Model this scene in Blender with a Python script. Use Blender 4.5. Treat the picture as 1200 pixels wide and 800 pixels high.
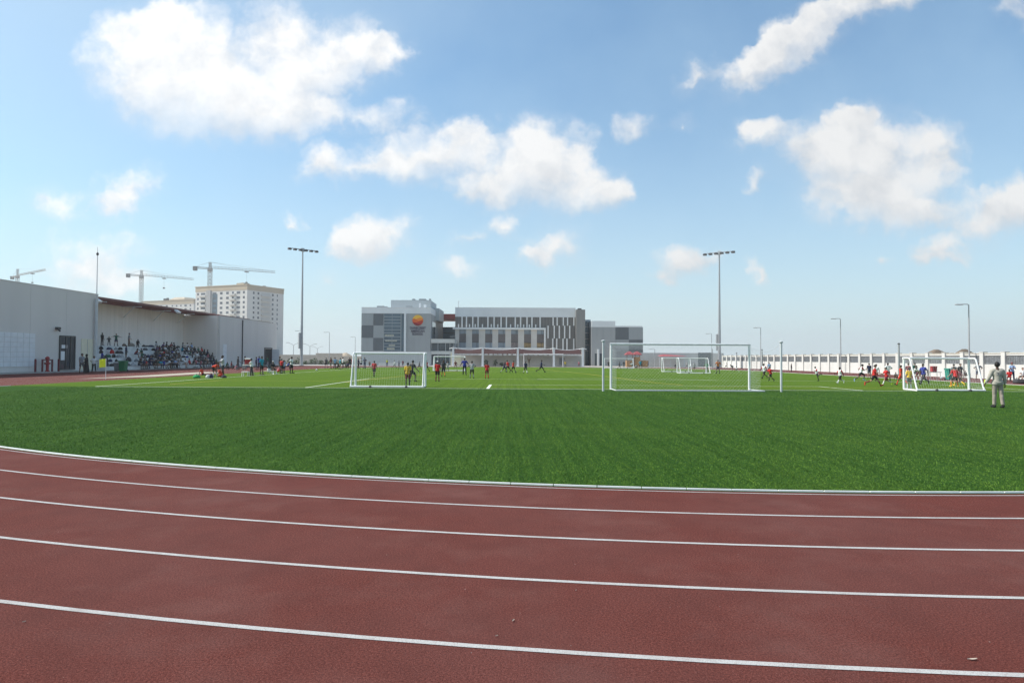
import bpy, math, random
import numpy as np
from mathutils import Vector, Matrix
random.seed(7)
PI = math.pi
for o in list(bpy.data.objects): bpy.data.objects.remove(o, do_unlink=True)
scene = bpy.context.scene
COL = scene.collection

# ------------------------------------------------------------------ camera
FPX, CAMH, PITCH, ROLL = 800.0, 1.6557, 0.0243, 0.0054      # 24 mm lens, a standing photographer
cr, sr, cp, sp = math.cos(ROLL), math.sin(ROLL), math.cos(PITCH), math.sin(PITCH)
cam_d = bpy.data.cameras.new("camera"); cam = bpy.data.objects.new("camera", cam_d); COL.objects.link(cam)
cam_d.lens = 24.0; cam_d.sensor_width = 36.0; cam_d.clip_start = 0.05; cam_d.clip_end = 8000
rx = Vector((cr, -sr*sp, sr*cp)); ux = Vector((-sr, -cr*sp, cr*cp)); fw = Vector((0, cp, sp))
cam.matrix_world = Matrix(((rx.x, ux.x, -fw.x, 0), (rx.y, ux.y, -fw.y, 0), (rx.z, ux.z, -fw.z, CAMH), (0, 0, 0, 1)))
scene.camera = cam

def ray(px, py):
    u, v = (px-600)/FPX, -(py-400)/FPX
    return rx*u + ux*v + fw
def gnd(px, py, z=0.0):
    "ground point seen at a photograph pixel"
    d = ray(px, py); t = (z-CAMH)/d.z
    return (d.x*t, d.y*t)
def at(px, py, Y):
    "point at depth Y along a photograph pixel"
    d = ray(px, py); t = Y/d.y
    return Vector((d.x*t, Y, CAMH+d.z*t))

# ------------------------------------------------------------------ light
SUN_EL, SUN_AZ = math.radians(45), math.radians(-84)     # azimuth from +Y towards +X: the sun stands left and a little ahead
sun_dir = Vector((math.sin(SUN_AZ)*math.cos(SUN_EL), math.cos(SUN_AZ)*math.cos(SUN_EL), math.sin(SUN_EL)))
sd = bpy.data.lights.new("sun", 'SUN'); sd.energy = 4.0; sd.angle = math.radians(0.53); sd.color = (1.0, 0.95, 0.87)
so = bpy.data.objects.new("sun", sd); COL.objects.link(so)
so.rotation_euler = (-sun_dir).to_track_quat('-Z', 'Y').to_euler(); so.location = (-60, 30, 80)

world = bpy.data.worlds.new("World"); scene.world = world; world.use_nodes = True
SKY_STRENGTH = 0.10
# (px, py, rx, ry, tilt deg, weight) of the clouds in view, as directions from the ground
CLOUDS = [
 (170,82,62,66,0,1.0),(235,70,60,60,0,1.0),(225,125,75,34,0,.95),(180,28,50,26,0,.8),(330,100,74,50,0,1.0),(395,62,75,42,-8,1.0),
 (325,35,40,34,0,.8),(320,140,60,30,0,.85),(440,62,40,18,0,.8),(425,140,80,22,0,.35),
 (425,192,62,24,-8,.85),(505,184,62,32,-12,.9),(375,190,22,20,0,.45),(548,165,26,22,0,.7),
 (640,170,50,36,0,1.0),(615,205,72,42,0,1.0),(660,215,58,34,0,.9),(565,228,34,18,0,.8),(711,233,26,15,0,.85),
 (440,280,44,26,-10,.95),(415,292,30,16,0,.8),(655,288,38,24,-12,.95),(630,306,22,14,0,.7),(533,314,30,15,0,.65),(548,278,34,12,-20,.5),(592,268,16,18,0,.6),
 (152,222,46,24,-18,.95),(128,244,26,14,-20,.7),(60,238,32,22,20,.75),(110,308,60,34,0,.75),(150,330,50,20,0,.5),(385,328,22,15,-20,.55),(346,263,11,12,0,.6),
 (800,310,42,20,-12,.75),(835,300,22,12,0,.55),(889,319,9,12,-30,.5),(770,328,20,8,0,.4),
 (1010,165,66,40,0,1.0),(960,190,56,38,0,.85),(1080,172,50,38,0,.95),(1040,215,80,36,0,1.0),(1000,245,70,26,0,.7),(1060,255,72,22,0,.5),(990,140,22,14,0,.7),
 (1165,257,56,32,-14,1.05),(1200,240,40,34,0,1.0),(1100,297,28,18,-10,.95),(1030,312,12,9,0,.5),(1100,312,30,8,0,.3),
 (890,155,34,15,-14,.6),(868,148,14,12,0,.6),(885,215,16,10,-35,.4),
 (950,42,88,26,-28,1.0),(890,75,60,24,-35,.95),(1000,8,76,20,-14,.95),(925,30,40,24,-20,.8),(815,92,28,18,-35,.9),(750,145,28,16,0,.5),(800,136,15,10,0,.6),(1196,14,30,22,-14,.6),
]
def build_world():
    nt = world.node_tree; N, L = nt.nodes, nt.links
    N.clear()
    def M(op, a, b=None, clamp=False):
        n = N.new('ShaderNodeMath'); n.operation = op; n.use_clamp = clamp
        for i, v in enumerate((a, b)):
            if v is None: continue
            if isinstance(v, (int, float)): n.inputs[i].default_value = v
            else: L.new(v, n.inputs[i])
        return n.outputs[0]
    def V(op, a, b=None):
        n = N.new('ShaderNodeVectorMath'); n.operation = op
        for i, v in enumerate((a, b)):
            if v is None: continue
            if isinstance(v, tuple): n.inputs[i].default_value = v
            else: L.new(v, n.inputs[i])
        return n.outputs[1 if op in ('LENGTH', 'DOT_PRODUCT') else 0]
    def noise(vec, scale, detail, rough=.55):
        n = N.new('ShaderNodeTexNoise'); n.inputs['Scale'].default_value = scale
        n.inputs['Detail'].default_value = detail; n.inputs['Roughness'].default_value = rough
        L.new(vec, n.inputs['Vector']); return n
    out = N.new('ShaderNodeOutputWorld'); bg = N.new('ShaderNodeBackground'); L.new(bg.outputs[0], out.inputs[0])
    sky = N.new('ShaderNodeTexSky'); sky.sky_type = 'NISHITA'; sky.sun_disc = False
    sky.sun_elevation = SUN_EL; sky.sun_rotation = SUN_AZ
    sky.altitude = 0; sky.air_density = 1.0; sky.dust_density = 1.2; sky.ozone_density = 2.2
    tc = N.new('ShaderNodeTexCoord'); d = tc.outputs['Generated']
    sx = N.new('ShaderNodeSeparateXYZ'); L.new(d, sx.inputs[0])
    yy = M('MAXIMUM', M('ABSOLUTE', sx.outputs[1]), .02)
    zz = sx.outputs[2]
    cb = N.new('ShaderNodeCombineXYZ'); L.new(M('DIVIDE', sx.outputs[0], yy), cb.inputs[0]); L.new(M('DIVIDE', zz, yy), cb.inputs[1])
    p = cb.outputs[0]
    w1 = noise(p, 7, 5); w2 = noise(p, 26, 4)
    warp = V('ADD', V('MULTIPLY', V('SUBTRACT', w1.outputs['Color'], (.5, .5, .5)), (.075, .06, 0)),
             V('MULTIPLY', V('SUBTRACT', w2.outputs['Color'], (.5, .5, .5)), (.065, .055, 0)))
    q = V('ADD', p, warp)
    acc = None; low = None
    for (px, py, ax, ay, tilt, wt) in CLOUDS:
        neg = wt < 0; wt = abs(wt); wt = 1.12*wt if wt > .8 else wt*.8+.32
        dr = ray(px, py); cx, cy = dr.x/dr.y, dr.z/dr.y
        mp = N.new('ShaderNodeMapping'); mp.vector_type = 'TEXTURE'
        mp.inputs['Location'].default_value = (cx, cy, 0); mp.inputs['Rotation'].default_value = (0, 0, math.radians(-tilt))
        mp.inputs['Scale'].default_value = (ax*1.42/FPX, ay*1.42/FPX, 1); L.new(q, mp.inputs[0])
        f = M('MULTIPLY', M('SUBTRACT', 1.0, V('LENGTH', mp.outputs[0])), wt)
        dy = V('DOT_PRODUCT', mp.outputs[0], (0, -1.0, 0))
        fm = M('MAXIMUM', f, 0)
        ww = M('MULTIPLY', fm, dy)
        acc = fm if acc is None else M('SUBTRACT' if neg else 'ADD', acc, fm)
        low = ww if low is None else (low if neg else M('ADD', low, ww))
    acc = M('MAXIMUM', acc, 0)
    n3 = noise(V('ADD', p, V('MULTIPLY', warp, (.4, .4, 0))), 9.5, 11, .60)
    n3b = noise(V('ADD', V('ADD', p, V('MULTIPLY', warp, (.4, .4, 0))), (-.016, .026, 0)), 9.5, 6, .55)
    n4 = noise(p, 5, 4, .5)
    det = M('MULTIPLY', M('SUBTRACT', n3.outputs[0], .53), 2.2)
    dens = M('ADD', M('MINIMUM', acc, 1.0), M('MULTIPLY', det, M('MINIMUM', M('MULTIPLY', acc, 5.0), 1.0)))
    mr = N.new('ShaderNodeMapRange'); mr.interpolation_type = 'SMOOTHSTEP'
    L.new(dens, mr.inputs[0]); mr.inputs[1].default_value = .02; mr.inputs[2].default_value = .95
    under = M('DIVIDE', low, M('ADD', acc, .06))
    fade = M('SUBTRACT', 1.0, M('MULTIPLY', M('MAXIMUM', M('ADD', under, -.05), 0), 1.15), True)
    alpha = M('MULTIPLY', M('MULTIPLY', mr.outputs[0], fade), M('GREATER_THAN', zz, 0.0))
    # thin veil everywhere
    veil = M('MULTIPLY', M('SUBTRACT', n4.outputs[0], .34, True), 0.42, True)
    # shade: thick parts and undersides a little greyer
    sh = M('ADD', M('MULTIPLY', under, .62), M('MULTIPLY', M('SUBTRACT', n3b.outputs[0], n3.outputs[0]), 2.1))
    smr = N.new('ShaderNodeMapRange'); L.new(sh, smr.inputs[0]); smr.inputs[1].default_value = -.18; smr.inputs[2].default_value = .42
    cr_ = N.new('ShaderNodeMix'); cr_.data_type = 'RGBA'; L.new(smr.outputs[0], cr_.inputs['Factor'])
    cr_.inputs['A'].default_value = (7.5, 7.45, 7.35, 1); cr_.inputs['B'].default_value = (5.6, 5.75, 5.95, 1)
    # brighter towards the sun
    dn = V('DOT_PRODUCT', d, tuple(sun_dir))
    glow = M('ADD', .84, M('MULTIPLY', M('MAXIMUM', dn, 0), .28))
    cm = V('SCALE', cr_.outputs['Result']); cm.node.inputs[3].default_value = 1; L.new(glow, cm.node.inputs[3])
    mv = N.new('ShaderNodeMix'); mv.data_type = 'RGBA'; L.new(veil, mv.inputs['Factor'])
    dn = V('DOT_PRODUCT', d, tuple(sun_dir))
    tint = V('MULTIPLY', sky.outputs[0], (.78, 1.13, 1.22))
    hmix = N.new('ShaderNodeMix'); hmix.data_type = 'RGBA'
    gl = N.new('ShaderNodeMapRange'); gl.interpolation_type = 'SMOOTHSTEP'; L.new(dn, gl.inputs[0]); gl.inputs[1].default_value = .15; gl.inputs[2].default_value = .85; gl.inputs[4].default_value = .40
    L.new(M('MAXIMUM', gl.outputs[0], M('MULTIPLY', M('POWER', 2.718, M('MULTIPLY', M('MAXIMUM', zz, 0), -5.2)), .90)), hmix.inputs['Factor'])
    L.new(tint, hmix.inputs['A']); hmix.inputs['B'].default_value = (5.25, 5.98, 6.15, 1)
    L.new(hmix.outputs['Result'], mv.inputs['A']); mv.inputs['B'].default_value = (4.2, 5.7, 6.7, 1)
    mx = N.new('ShaderNodeMix'); mx.data_type = 'RGBA'; soft = N.new('ShaderNodeMapRange'); soft.interpolation_type = 'SMOOTHSTEP'; L.new(acc, soft.inputs[0]); soft.inputs[2].default_value = .9; soft.inputs[4].default_value = .42
    L.new(M('MAXIMUM', M('MULTIPLY', alpha, .94), M('MULTIPLY', soft.outputs[0], n3.outputs[0])), mx.inputs['Factor'])
    L.new(mv.outputs['Result'], mx.inputs['A']); L.new(cm, mx.inputs['B'])
    L.new(mx.outputs['Result'], bg.inputs[0]); bg.inputs[1].default_value = SKY_STRENGTH
build_world()

scene.view_settings.view_transform = 'Standard'; scene.view_settings.look = 'None'
scene.view_settings.exposure = 0.55; scene.view_settings.gamma = 1.0; scene.view_settings.use_curve_mapping = False

# ------------------------------------------------------------------ materials
MATS = {}
def mat(name, col, rough=.7, var=.12, scale=6.0, bump=0.0, bscale=None, metallic=0.0, stretch=None, spec=.4, detail=4):
    if name in MATS: return MATS[name]
    m = bpy.data.materials.new(name); m.use_nodes = True; MATS[name] = m
    N, L = m.node_tree.nodes, m.node_tree.links; b = N['Principled BSDF']
    b.inputs['Roughness'].default_value = rough; b.inputs['Metallic'].default_value = metallic
    b.inputs['Specular IOR Level'].default_value = spec
    ge = N.new('ShaderNodeNewGeometry'); vec = ge.outputs['Position']
    if stretch:
        mp = N.new('ShaderNodeMapping'); mp.inputs['Scale'].default_value = stretch; L.new(vec, mp.inputs[0]); vec = mp.outputs[0]
    no = N.new('ShaderNodeTexNoise'); no.inputs['Scale'].default_value = scale; no.inputs['Detail'].default_value = detail
    L.new(vec, no.inputs['Vector'])
    r = N.new('ShaderNodeMix'); r.data_type = 'RGBA'
    mr = N.new('ShaderNodeMapRange'); L.new(no.outputs[0], mr.inputs[0]); mr.inputs[1].default_value = .3; mr.inputs[2].default_value = .7
    L.new(mr.outputs[0], r.inputs['Factor'])
    r.inputs['A'].default_value = tuple(c*(1-var) for c in col)+(1,); r.inputs['B'].default_value = tuple(min(1, c*(1+var)) for c in col)+(1,)
    L.new(r.outputs['Result'], b.inputs['Base Color'])
    if bump:
        n2 = N.new('ShaderNodeTexNoise'); n2.inputs['Scale'].default_value = bscale or scale*4; L.new(vec, n2.inputs['Vector'])
        bu = N.new('ShaderNodeBump'); bu.inputs['Strength'].default_value = bump; bu.inputs['Distance'].default_value = .02
        L.new(n2.outputs[0], bu.inputs['Height']); L.new(bu.outputs[0], b.inputs['Normal'])
    return m
def glass(name, col, rough=.08):
    m = mat(name, col, rough, .25, .35, spec=.6); return m

# ------------------------------------------------------------------ mesh helpers
class MB:
    def __init__(s): s.v = []; s.f = []; s.smooth = False
    def add(s, vs, fs):
        n = len(s.v); s.v += [tuple(v) for v in vs]; s.f += [tuple(i+n for i in f) for f in fs]; return s
    def box(s, x0, x1, y0, y1, z0, z1):
        if x0 > x1: x0, x1 = x1, x0
        if y0 > y1: y0, y1 = y1, y0
        if z0 > z1: z0, z1 = z1, z0
        vs = [(x, y, z) for z in (z0, z1) for x, y in ((x0, y0), (x1, y0), (x1, y1), (x0, y1))]
        return s.add(vs, [(3, 2, 1, 0), (4, 5, 6, 7), (0, 1, 5, 4), (1, 2, 6, 5), (2, 3, 7, 6), (3, 0, 4, 7)])
    def bevbox(s, x0, x1, y0, y1, z0, z1, b):
        "box with bevelled edges (hull of inset rings)"
        def ring(dx, z): return [(x0+dx+0, y0+b, z), (x0+b, y0+dx, z), (x1-b, y0+dx, z), (x1-dx, y0+b, z), (x1-dx, y1-b, z), (x1-b, y1-dx, z), (x0+b, y1-dx, z), (x0+dx, y1-b, z)]
        rs = [[(min(max(x, x0+b), x1-b), min(max(y, y0+b), y1-b), z0) for x, y, _ in ring(0, 0)], ring(0, z0+b), ring(0, z1-b),
              [(min(max(x, x0+b), x1-b), min(max(y, y0+b), y1-b), z1) for x, y, _ in ring(0, 0)]]
        return s.rings(rs)
    def rings(s, rs, cap=True, close=False):
        n = len(rs[0]); vs = [v for r in rs for v in r]; fs = []
        for k in range(len(rs)-1):
            for i in range(n):
                j = (i+1) % n; fs.append((k*n+i, k*n+j, (k+1)*n+j, (k+1)*n+i))
        if cap: fs += [tuple(range(n-1, -1, -1)), tuple((len(rs)-1)*n+i for i in range(n))]
        return s.add(vs, fs)
    def tube(s, p0, p1, r0, r1=None, n=8):
        r1 = r0 if r1 is None else r1
        p0, p1 = Vector(p0), Vector(p1); d = (p1-p0).normalized()
        a = d.orthogonal().normalized(); b = d.cross(a)
        R = [[tuple(p+(a*math.cos(t)+b*math.sin(t))*r) for t in [2*PI*i/n for i in range(n)]] for p, r in ((p0, r0), (p1, r1))]
        return s.rings(R)
    def path(s, pts, r, n=8):
        pts = [Vector(p) for p in pts]; rs = []; a = None
        for i, p in enumerate(pts):
            d = (pts[min(i+1, len(pts)-1)]-pts[max(i-1, 0)]).normalized()
            if a is None: a = d.orthogonal().normalized()
            a = (a-d*a.dot(d)).normalized(); b = d.cross(a)
            rr = r[i] if isinstance(r, (list, tuple)) else r
            rs.append([tuple(p+(a*math.cos(t)+b*math.sin(t))*rr) for t in [2*PI*k/n for k in range(n)]])
        return s.rings(rs)
    def lathe(s, prof, c=(0, 0, 0), n=16):
        return s.rings([[(c[0]+r*math.cos(2*PI*i/n), c[1]+r*math.sin(2*PI*i/n), c[2]+z) for i in range(n)] for r, z in prof])
    def quad(s, a, b, c, d): return s.add([a, b, c, d], [(0, 1, 2, 3)])
    def prism(s, poly, y0, y1):
        "polygon in XZ extruded along Y"
        n = len(poly)
        vs = [(x, y0, z) for x, z in poly]+[(x, y1, z) for x, z in poly]
        fs = [tuple(range(n)), tuple(range(2*n-1, n-1, -1))]+[(i, i+n, (i+1) % n+n, (i+1) % n) for i in range(n)]
        return s.add(vs, fs)
    def mesh(s, name, origin=None):
        me = bpy.data.meshes.new(name); v = s.v
        if origin is not None: v = [(x-origin[0], y-origin[1], z-origin[2]) for x, y, z in v]
        me.from_pydata(v, [], s.f); me.validate()
        if s.smooth: me.polygons.foreach_set('use_smooth', [True]*len(me.polygons))
        me.update(); return me
def rootloc(o):
    l = Vector((0, 0, 0))
    while o: l = l+o.location; o = o.parent
    return l
def part(name, mb, m, parent, world=False):
    me = mb.mesh(name, rootloc(parent) if world else None); me.materials.append(m)
    o = bpy.data.objects.new(name, me); COL.objects.link(o); o.parent = parent
    return o
def struct(name, mb, m, kind='structure'):
    me = mb.mesh(name); me.materials.append(m)
    o = bpy.data.objects.new(name, me); COL.objects.link(o); o['kind'] = kind; return o
def tag(o, label, cat, group=None):
    o['label'] = label; o['category'] = cat
    if group: o['group'] = group
    return o
def thing(name, label, cat, loc, group=None, rz=0.0):
    o = bpy.data.objects.new(name, None); COL.objects.link(o); o.location = loc; o.rotation_euler = (0, 0, rz)
    o.empty_display_size = .2
    return tag(o, label, cat, group)
def solo(name, mb, m, loc, label, cat, group=None, rz=0.0):
    me = mb.mesh(name); me.materials.append(m); o = bpy.data.objects.new(name, me); COL.objects.link(o)
    o.location = loc; o.rotation_euler = (0, 0, rz); return tag(o, label, cat, group)
def copy_tree(o, parent=None):
    c = o.copy(); COL.objects.link(c); c.parent = parent
    for ch in list(o.children): copy_tree(ch, c)
    return c

# ------------------------------------------------------------------ ground materials
def node_mat(name):
    m = bpy.data.materials.new(name); m.use_nodes = True; N, L = m.node_tree.nodes, m.node_tree.links
    def noise(scale, detail=3, stretch=None, rough=.5):
        ge = N.new('ShaderNodeNewGeometry'); v = ge.outputs['Position']
        if stretch:
            mp = N.new('ShaderNodeMapping'); mp.inputs['Scale'].default_value = stretch; L.new(v, mp.inputs[0]); v = mp.outputs[0]
        n = N.new('ShaderNodeTexNoise'); n.inputs['Scale'].default_value = scale; n.inputs['Detail'].default_value = detail
        n.inputs['Roughness'].default_value = rough
        L.new(v, n.inputs['Vector']); return n.outputs[0]
    def rng(x, a, b, c=0.0, d=1.0):
        r = N.new('ShaderNodeMapRange'); L.new(x, r.inputs[0]); r.inputs[1].default_value = a; r.inputs[2].default_value = b
        r.inputs[3].default_value = c; r.inputs[4].default_value = d; return r.outputs[0]
    def mix(f, a, b, mode='MIX'):
        n = N.new('ShaderNodeMix'); n.data_type = 'RGBA'; n.blend_type = mode
        for k, v in (('Factor', f), ('A', a), ('B', b)):
            i = n.inputs[k]
            if isinstance(v, tuple): i.default_value = v if len(v) == 4 else v+(1,)
            elif isinstance(v, (int, float)): i.default_value = v
            else: L.new(v, i)
        return n.outputs['Result']
    def mth(op, a, b):
        n = N.new('ShaderNodeMath'); n.operation = op
        for i, v in enumerate((a, b)):
            if isinstance(v, (int, float)): n.inputs[i].default_value = v
            else: L.new(v, n.inputs[i])
        return n.outputs[0]
    def bump(h, st, dist):
        b = N.new('ShaderNodeBump'); b.inputs['Strength'].default_value = st; b.inputs['Distance'].default_value = dist
        L.new(h, b.inputs['Height']); L.new(b.outputs[0], N['Principled BSDF'].inputs['Normal'])
    return m, N, L, noise, rng, mix, mth, bump, N['Principled BSDF']

def track_mat():
    m, N, L, noise, rng, mix, mth, bump, b = node_mat('rubber_track')
    g1 = noise(160, 3, None, .75); g2 = noise(70, 3, None, .7); p1 = noise(.45, 4); p2 = noise(2.2, 5, (1, .7, 1), .65)
    c = mix(rng(mth('ADD', mth('MULTIPLY', g1, .5), mth('MULTIPLY', g2, .5)), .40, .60), (.058, .0150, .0120), (.205, .063, .050))
    c = mix(mth('MULTIPLY', rng(noise(90, 2, None, .7), .58, .72), .7), c, (.29, .12, .105))
    c = mix(rng(p1, .34, .66, 0, .32), c, (.15, .072, .065))
    c = mix(rng(p2, .42, .72, 0, .30), c, (.070, .027, .024))
    c = mix(rng(noise(.8, 6, None, .65),   .50, .80, 0, .28), c, (.235, .135, .12))
    sp_ = noise(38, 1); c = mix(rng(sp_, .80, .83, 0, .6), c, (.45, .38, .36))
    L.new(c, b.inputs['Base Color']); b.inputs['Roughness'].default_value = .92; b.inputs['Specular IOR Level'].default_value = .05
    bump(mth('ADD', g1, mth('MULTIPLY', g2, 1.0)), 1.0, .006)
    return m
def turf_mat():
    m, N, L, noise, rng, mix, mth, bump, b = node_mat('artificial_turf')
    fine = noise(55, 3, (1, .6, 1), .8); mid = noise(18, 4, (1, .5, 1), .75); streak = noise(5.5, 5, (1, .008, 1), .7); patch = noise(.35, 4)
    clump = noise(6, 5, (1, .5, 1), .7)
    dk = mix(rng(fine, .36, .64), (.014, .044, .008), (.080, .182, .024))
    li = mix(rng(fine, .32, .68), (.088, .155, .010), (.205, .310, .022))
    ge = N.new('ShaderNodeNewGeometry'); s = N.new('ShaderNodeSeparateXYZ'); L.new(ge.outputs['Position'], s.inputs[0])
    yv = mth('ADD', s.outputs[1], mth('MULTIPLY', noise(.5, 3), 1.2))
    f = rng(yv, 36.6, 38.4)  # lighter, yellower beyond the goal line: pile sheen in the sun put into colour
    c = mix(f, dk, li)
    c = mix(rng(mid, .35, .68, 0, .55), c, (.015, .052, .010))
    c = mix(rng(clump, .42, .72, 0, .35), c, (.020, .060, .012))
    c = mix(rng(streak, .34, .60, .42, 0), c, (.012, .045, .005)); c = mix(rng(noise(17, 3, (1, .02, 1), .7), .46, .68, 0, .22), c, (.085, .17, .020))
    c = mix(rng(patch, .45, .8, 0, .25), c, (.095, .170, .025))
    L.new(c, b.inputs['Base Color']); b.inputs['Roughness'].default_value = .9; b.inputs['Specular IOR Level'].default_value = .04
    bump(mth('ADD', fine, mth('MULTIPLY', mid, 1.4)), .9, .035)
    return m
def paint_mat(name, col, wear):
    m, N, L, noise, rng, mix, mth, bump, b = node_mat(name)
    c = mix(rng(noise(90, 3, None, .7), .5, .75, 0, wear), col, tuple(x*.45 for x in col))
    c = mix(rng(noise(3, 4), .5, .8, 0, .3), c, tuple(x*.7 for x in col))
    L.new(c, b.inputs['Base Color']); b.inputs['Roughness'].default_value = .7
    return m
def lane_mat():
    m, N, L, noise, rng, mix, mth, bump, b = node_mat('lane_paint')
    c = mix(rng(noise(150, 3, None, .8), .50, .66, 0, .75), (.47, .465, .455), (.17, .085, .075))
    c = mix(rng(noise(2.2, 5, None, .65), .48, .78, 0, .5), c, (.22, .16, .15))
    L.new(c, b.inputs['Base Color']); b.inputs['Roughness'].default_value = .85; b.inputs['Specular IOR Level'].default_value = .1
    bump(noise(150, 3, None, .8), .8, .004); return m
def sand_mat():
    m, N, L, noise, rng, mix, mth, bump, b = node_mat('desert_sand')
    c = mix(rng(noise(.06, 5), .3, .7), (.36, .29, .22), (.47, .39, .30))
    c = mix(rng(noise(3, 5, None, .7), .4, .7, 0, .4), c, (.30, .24, .18))
    L.new(c, b.inputs['Base Color']); b.inputs['Roughness'].default_value = .95
    bump(noise(4, 5), .5, .1)
    return m
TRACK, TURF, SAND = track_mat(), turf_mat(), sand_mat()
LANE = lane_mat()
PITCHLINE = paint_mat('pitch_line_fibre', (.74, .76, .66), .45)
YELLOWLINE = paint_mat('yellow_line_fibre', (.50, .40, .03), .6)
KERBM = mat('kerb_metal', (.78, .78, .76), .45, .08, 3)
CONC = mat('concrete', (.42, .40, .37), .9, .12, 1.5, .3, 12)
PITSAND = mat('pit_sand', (.40, .355, .28), .95, .1, 5, .4, 30)

# ------------------------------------------------------------------ ground, track, turf
g = MB(); g.quad((-2500, -300, -.05), (2500, -300, -.05), (2500, 2600, -.05), (-2500, 2600, -.05)); struct('ground', g, SAND)

TC = (5.04, 37.24); R1 = 30.0; RK = R1-1.22                # centre of the near bend, first lane line, kerb
XL, XR, YFAR = -27.4, 34.6, 125.0                           # straights and the far end of the turf
def bend(off, n=160):
    "near bend from the left straight round to the right straight, off metres outside the kerb"
    pts = []
    for i in range(n+1):
        t = PI + PI*i/n                                      # from -X round by -Y to +X
        rx_ = RK+off
        x, y = TC[0]+rx_*math.cos(t), TC[1]+rx_*math.sin(t)
        # the straights stand a little wide of the circle: ease out to them well beyond the frame
        k = abs(math.cos(t)); k = max(0, (k-.55)/.45)**2
        x += (k*((XL)-(TC[0]-RK)) if math.cos(t) < 0 else k*(XR-(TC[0]+RK)))
        pts.append((x, y))
    return pts
def loop(off):
    lo = bend(off); r = (XR-XL)/2+off; cx = (XL+XR)/2
    far = [(cx+r*math.cos(t), YFAR-28+min(r, 31+off)*math.sin(t)*.92) for t in [PI*i/60 for i in range(61)]]
    return lo+far
def sheet(outline, z):
    n = len(outline); cx = sum(p[0] for p in outline)/n; cy = sum(p[1] for p in outline)/n
    return MB().add([(x, y, z) for x, y in outline]+[(cx, cy, z)], [(i, (i+1) % n, n) for i in range(n)])
def band(a, b, z):
    n = len(a); m = MB()
    m.add([(x, y, z) for x, y in a]+[(x, y, z) for x, y in b], [(i, n+i, n+i+1, i+1) for i in range(n-1)]+[(n-1, 2*n-1, n, 0)])
    return m
# apron and the red surface, wide on the left where the jumping area lies
ap = MB(); ap.quad((-62, -40, -.03), (52, -40, -.03), (52, 150, -.03), (-62, 150, -.03)); struct('apron', ap, CONC)
tr = MB(); tr.quad((-45.2, -30, 0), (43.4, -30, 0), (43.4, 131, 0), (-45.2, 131, 0)); struct('running_track', tr, TRACK)
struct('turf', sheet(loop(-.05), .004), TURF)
ln = MB()
for k in range(9):
    off = 1.22*k + (.0 if k else .035); w = .05 if k else .03
    a, b = loop(off), loop(off+w); bb = band(a, b, .0035); ln.add(bb.v, bb.f)
struct('lane_lines', ln, LANE)
# kerb rail in lengths with small gaps
kb = MB(); pts = loop(-.10)
acc_ = 0.0
for i in range(len(pts)-1):
    a, b = Vector(pts[i]+(0,)), Vector(pts[i+1]+(0,)); d = b-a
    if d.length < 1e-4: continue
    seg = 1 if d.length < 4 else int(d.length/4)+1
    for s in range(seg):
        p, q = a+d*(s/seg), a+d*((s+1)/seg-.012/max(d.length, .5)); u = (q-p).normalized(); nn = Vector((u.y, -u.x, 0))*.018
        kb.add([(p-nn+Vector((0, 0, .0))), (p+nn), (q+nn), (q-nn), (p-nn*.8+Vector((0, 0, .022))), (p+nn*.8+Vector((0, 0, .022))), (q+nn*.8+Vector((0, 0, .022))), (q-nn*.8+Vector((0, 0, .022)))],
               [(4, 5, 6, 7), (0, 1, 5, 4), (1, 2, 6, 5), (2, 3, 7, 6), (3, 0, 4, 7)])
struct('track_kerb', kb, KERBM)

def strip(m, p, q, w, z=.009):
    p, q = Vector(p+(z,)), Vector(q+(z,)); u = (q-p).normalized(); n = Vector((-u.y, u.x, 0))*(w/2)
    m.quad(p-n, q-n, q+n, p+n)
GY = 36.75
pl = MB()
strip(pl, (-22.4, GY), (31.0, GY), .11); strip(pl, (-22.4, GY+.06), (-22.4, 122), .11)
strip(pl, (-11.1, GY+.06), (-11.1, 53.2), .11); strip(pl, (-11.1, 53.26), (29.2, 53.26), .11); strip(pl, (29.2, GY+.06), (29.2, 53.2), .11)
strip(pl, (-1.3, GY+.06), (-1.3, 42.1), .16); strip(pl, (-1.3, 42.2), (18.9, 42.2), .10); strip(pl, (18.9, GY+.06), (18.9, 42.1), .12)
strip(pl, (-22.4, 83.5), (31.0, 83.5), .12); strip(pl, (-6, 110), (22, 110), .12)
arc = [(9+9.15*math.cos(t), 47.6+9.15*math.sin(t)) for t in np.linspace(math.radians(40), math.radians(140), 20)]
for a, b in zip(arc[:-1], arc[1:]): strip(pl, (float(a[0]), float(a[1])), (float(b[0]), float(b[1])), .11, .010)
struct('pitch_lines', pl, PITCHLINE)
yl = MB()
yp = [gnd(x, y) for x, y in ((560, 431.2), (640, 433.3), (690, 438.5), (740, 445), (770, 448.8), (800, 451.3))]
for a, b in zip(yp[:-1], yp[1:]): strip(yl, a, b, .13, .013)
yp = [gnd(x, y) for x, y in ((540, 434.5), (500, 438), (460, 442), (430, 445), (405, 448))]
for a, b in zip(yp[:-1], yp[1:]): strip(yl, a, b, .13, .013)
strip(yl, (11, 40.5), (29, 40.5), .1, .013); strip(yl, (-20, 47), (-11.4, 47), .1, .013); strip(yl, (-20, 40), (-20, 47), .1, .013)
struct('training_lines', yl, YELLOWLINE)
sp_ = MB()
q = [gnd(88, 444.2), gnd(180, 441.3), gnd(262, 436.4), gnd(240, 435.7), gnd(170, 439.8)]
sp_.add([(x, y, .012) for x, y in q], [tuple(range(len(q)))]); struct('sand_pit', sp_, PITSAND)

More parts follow.
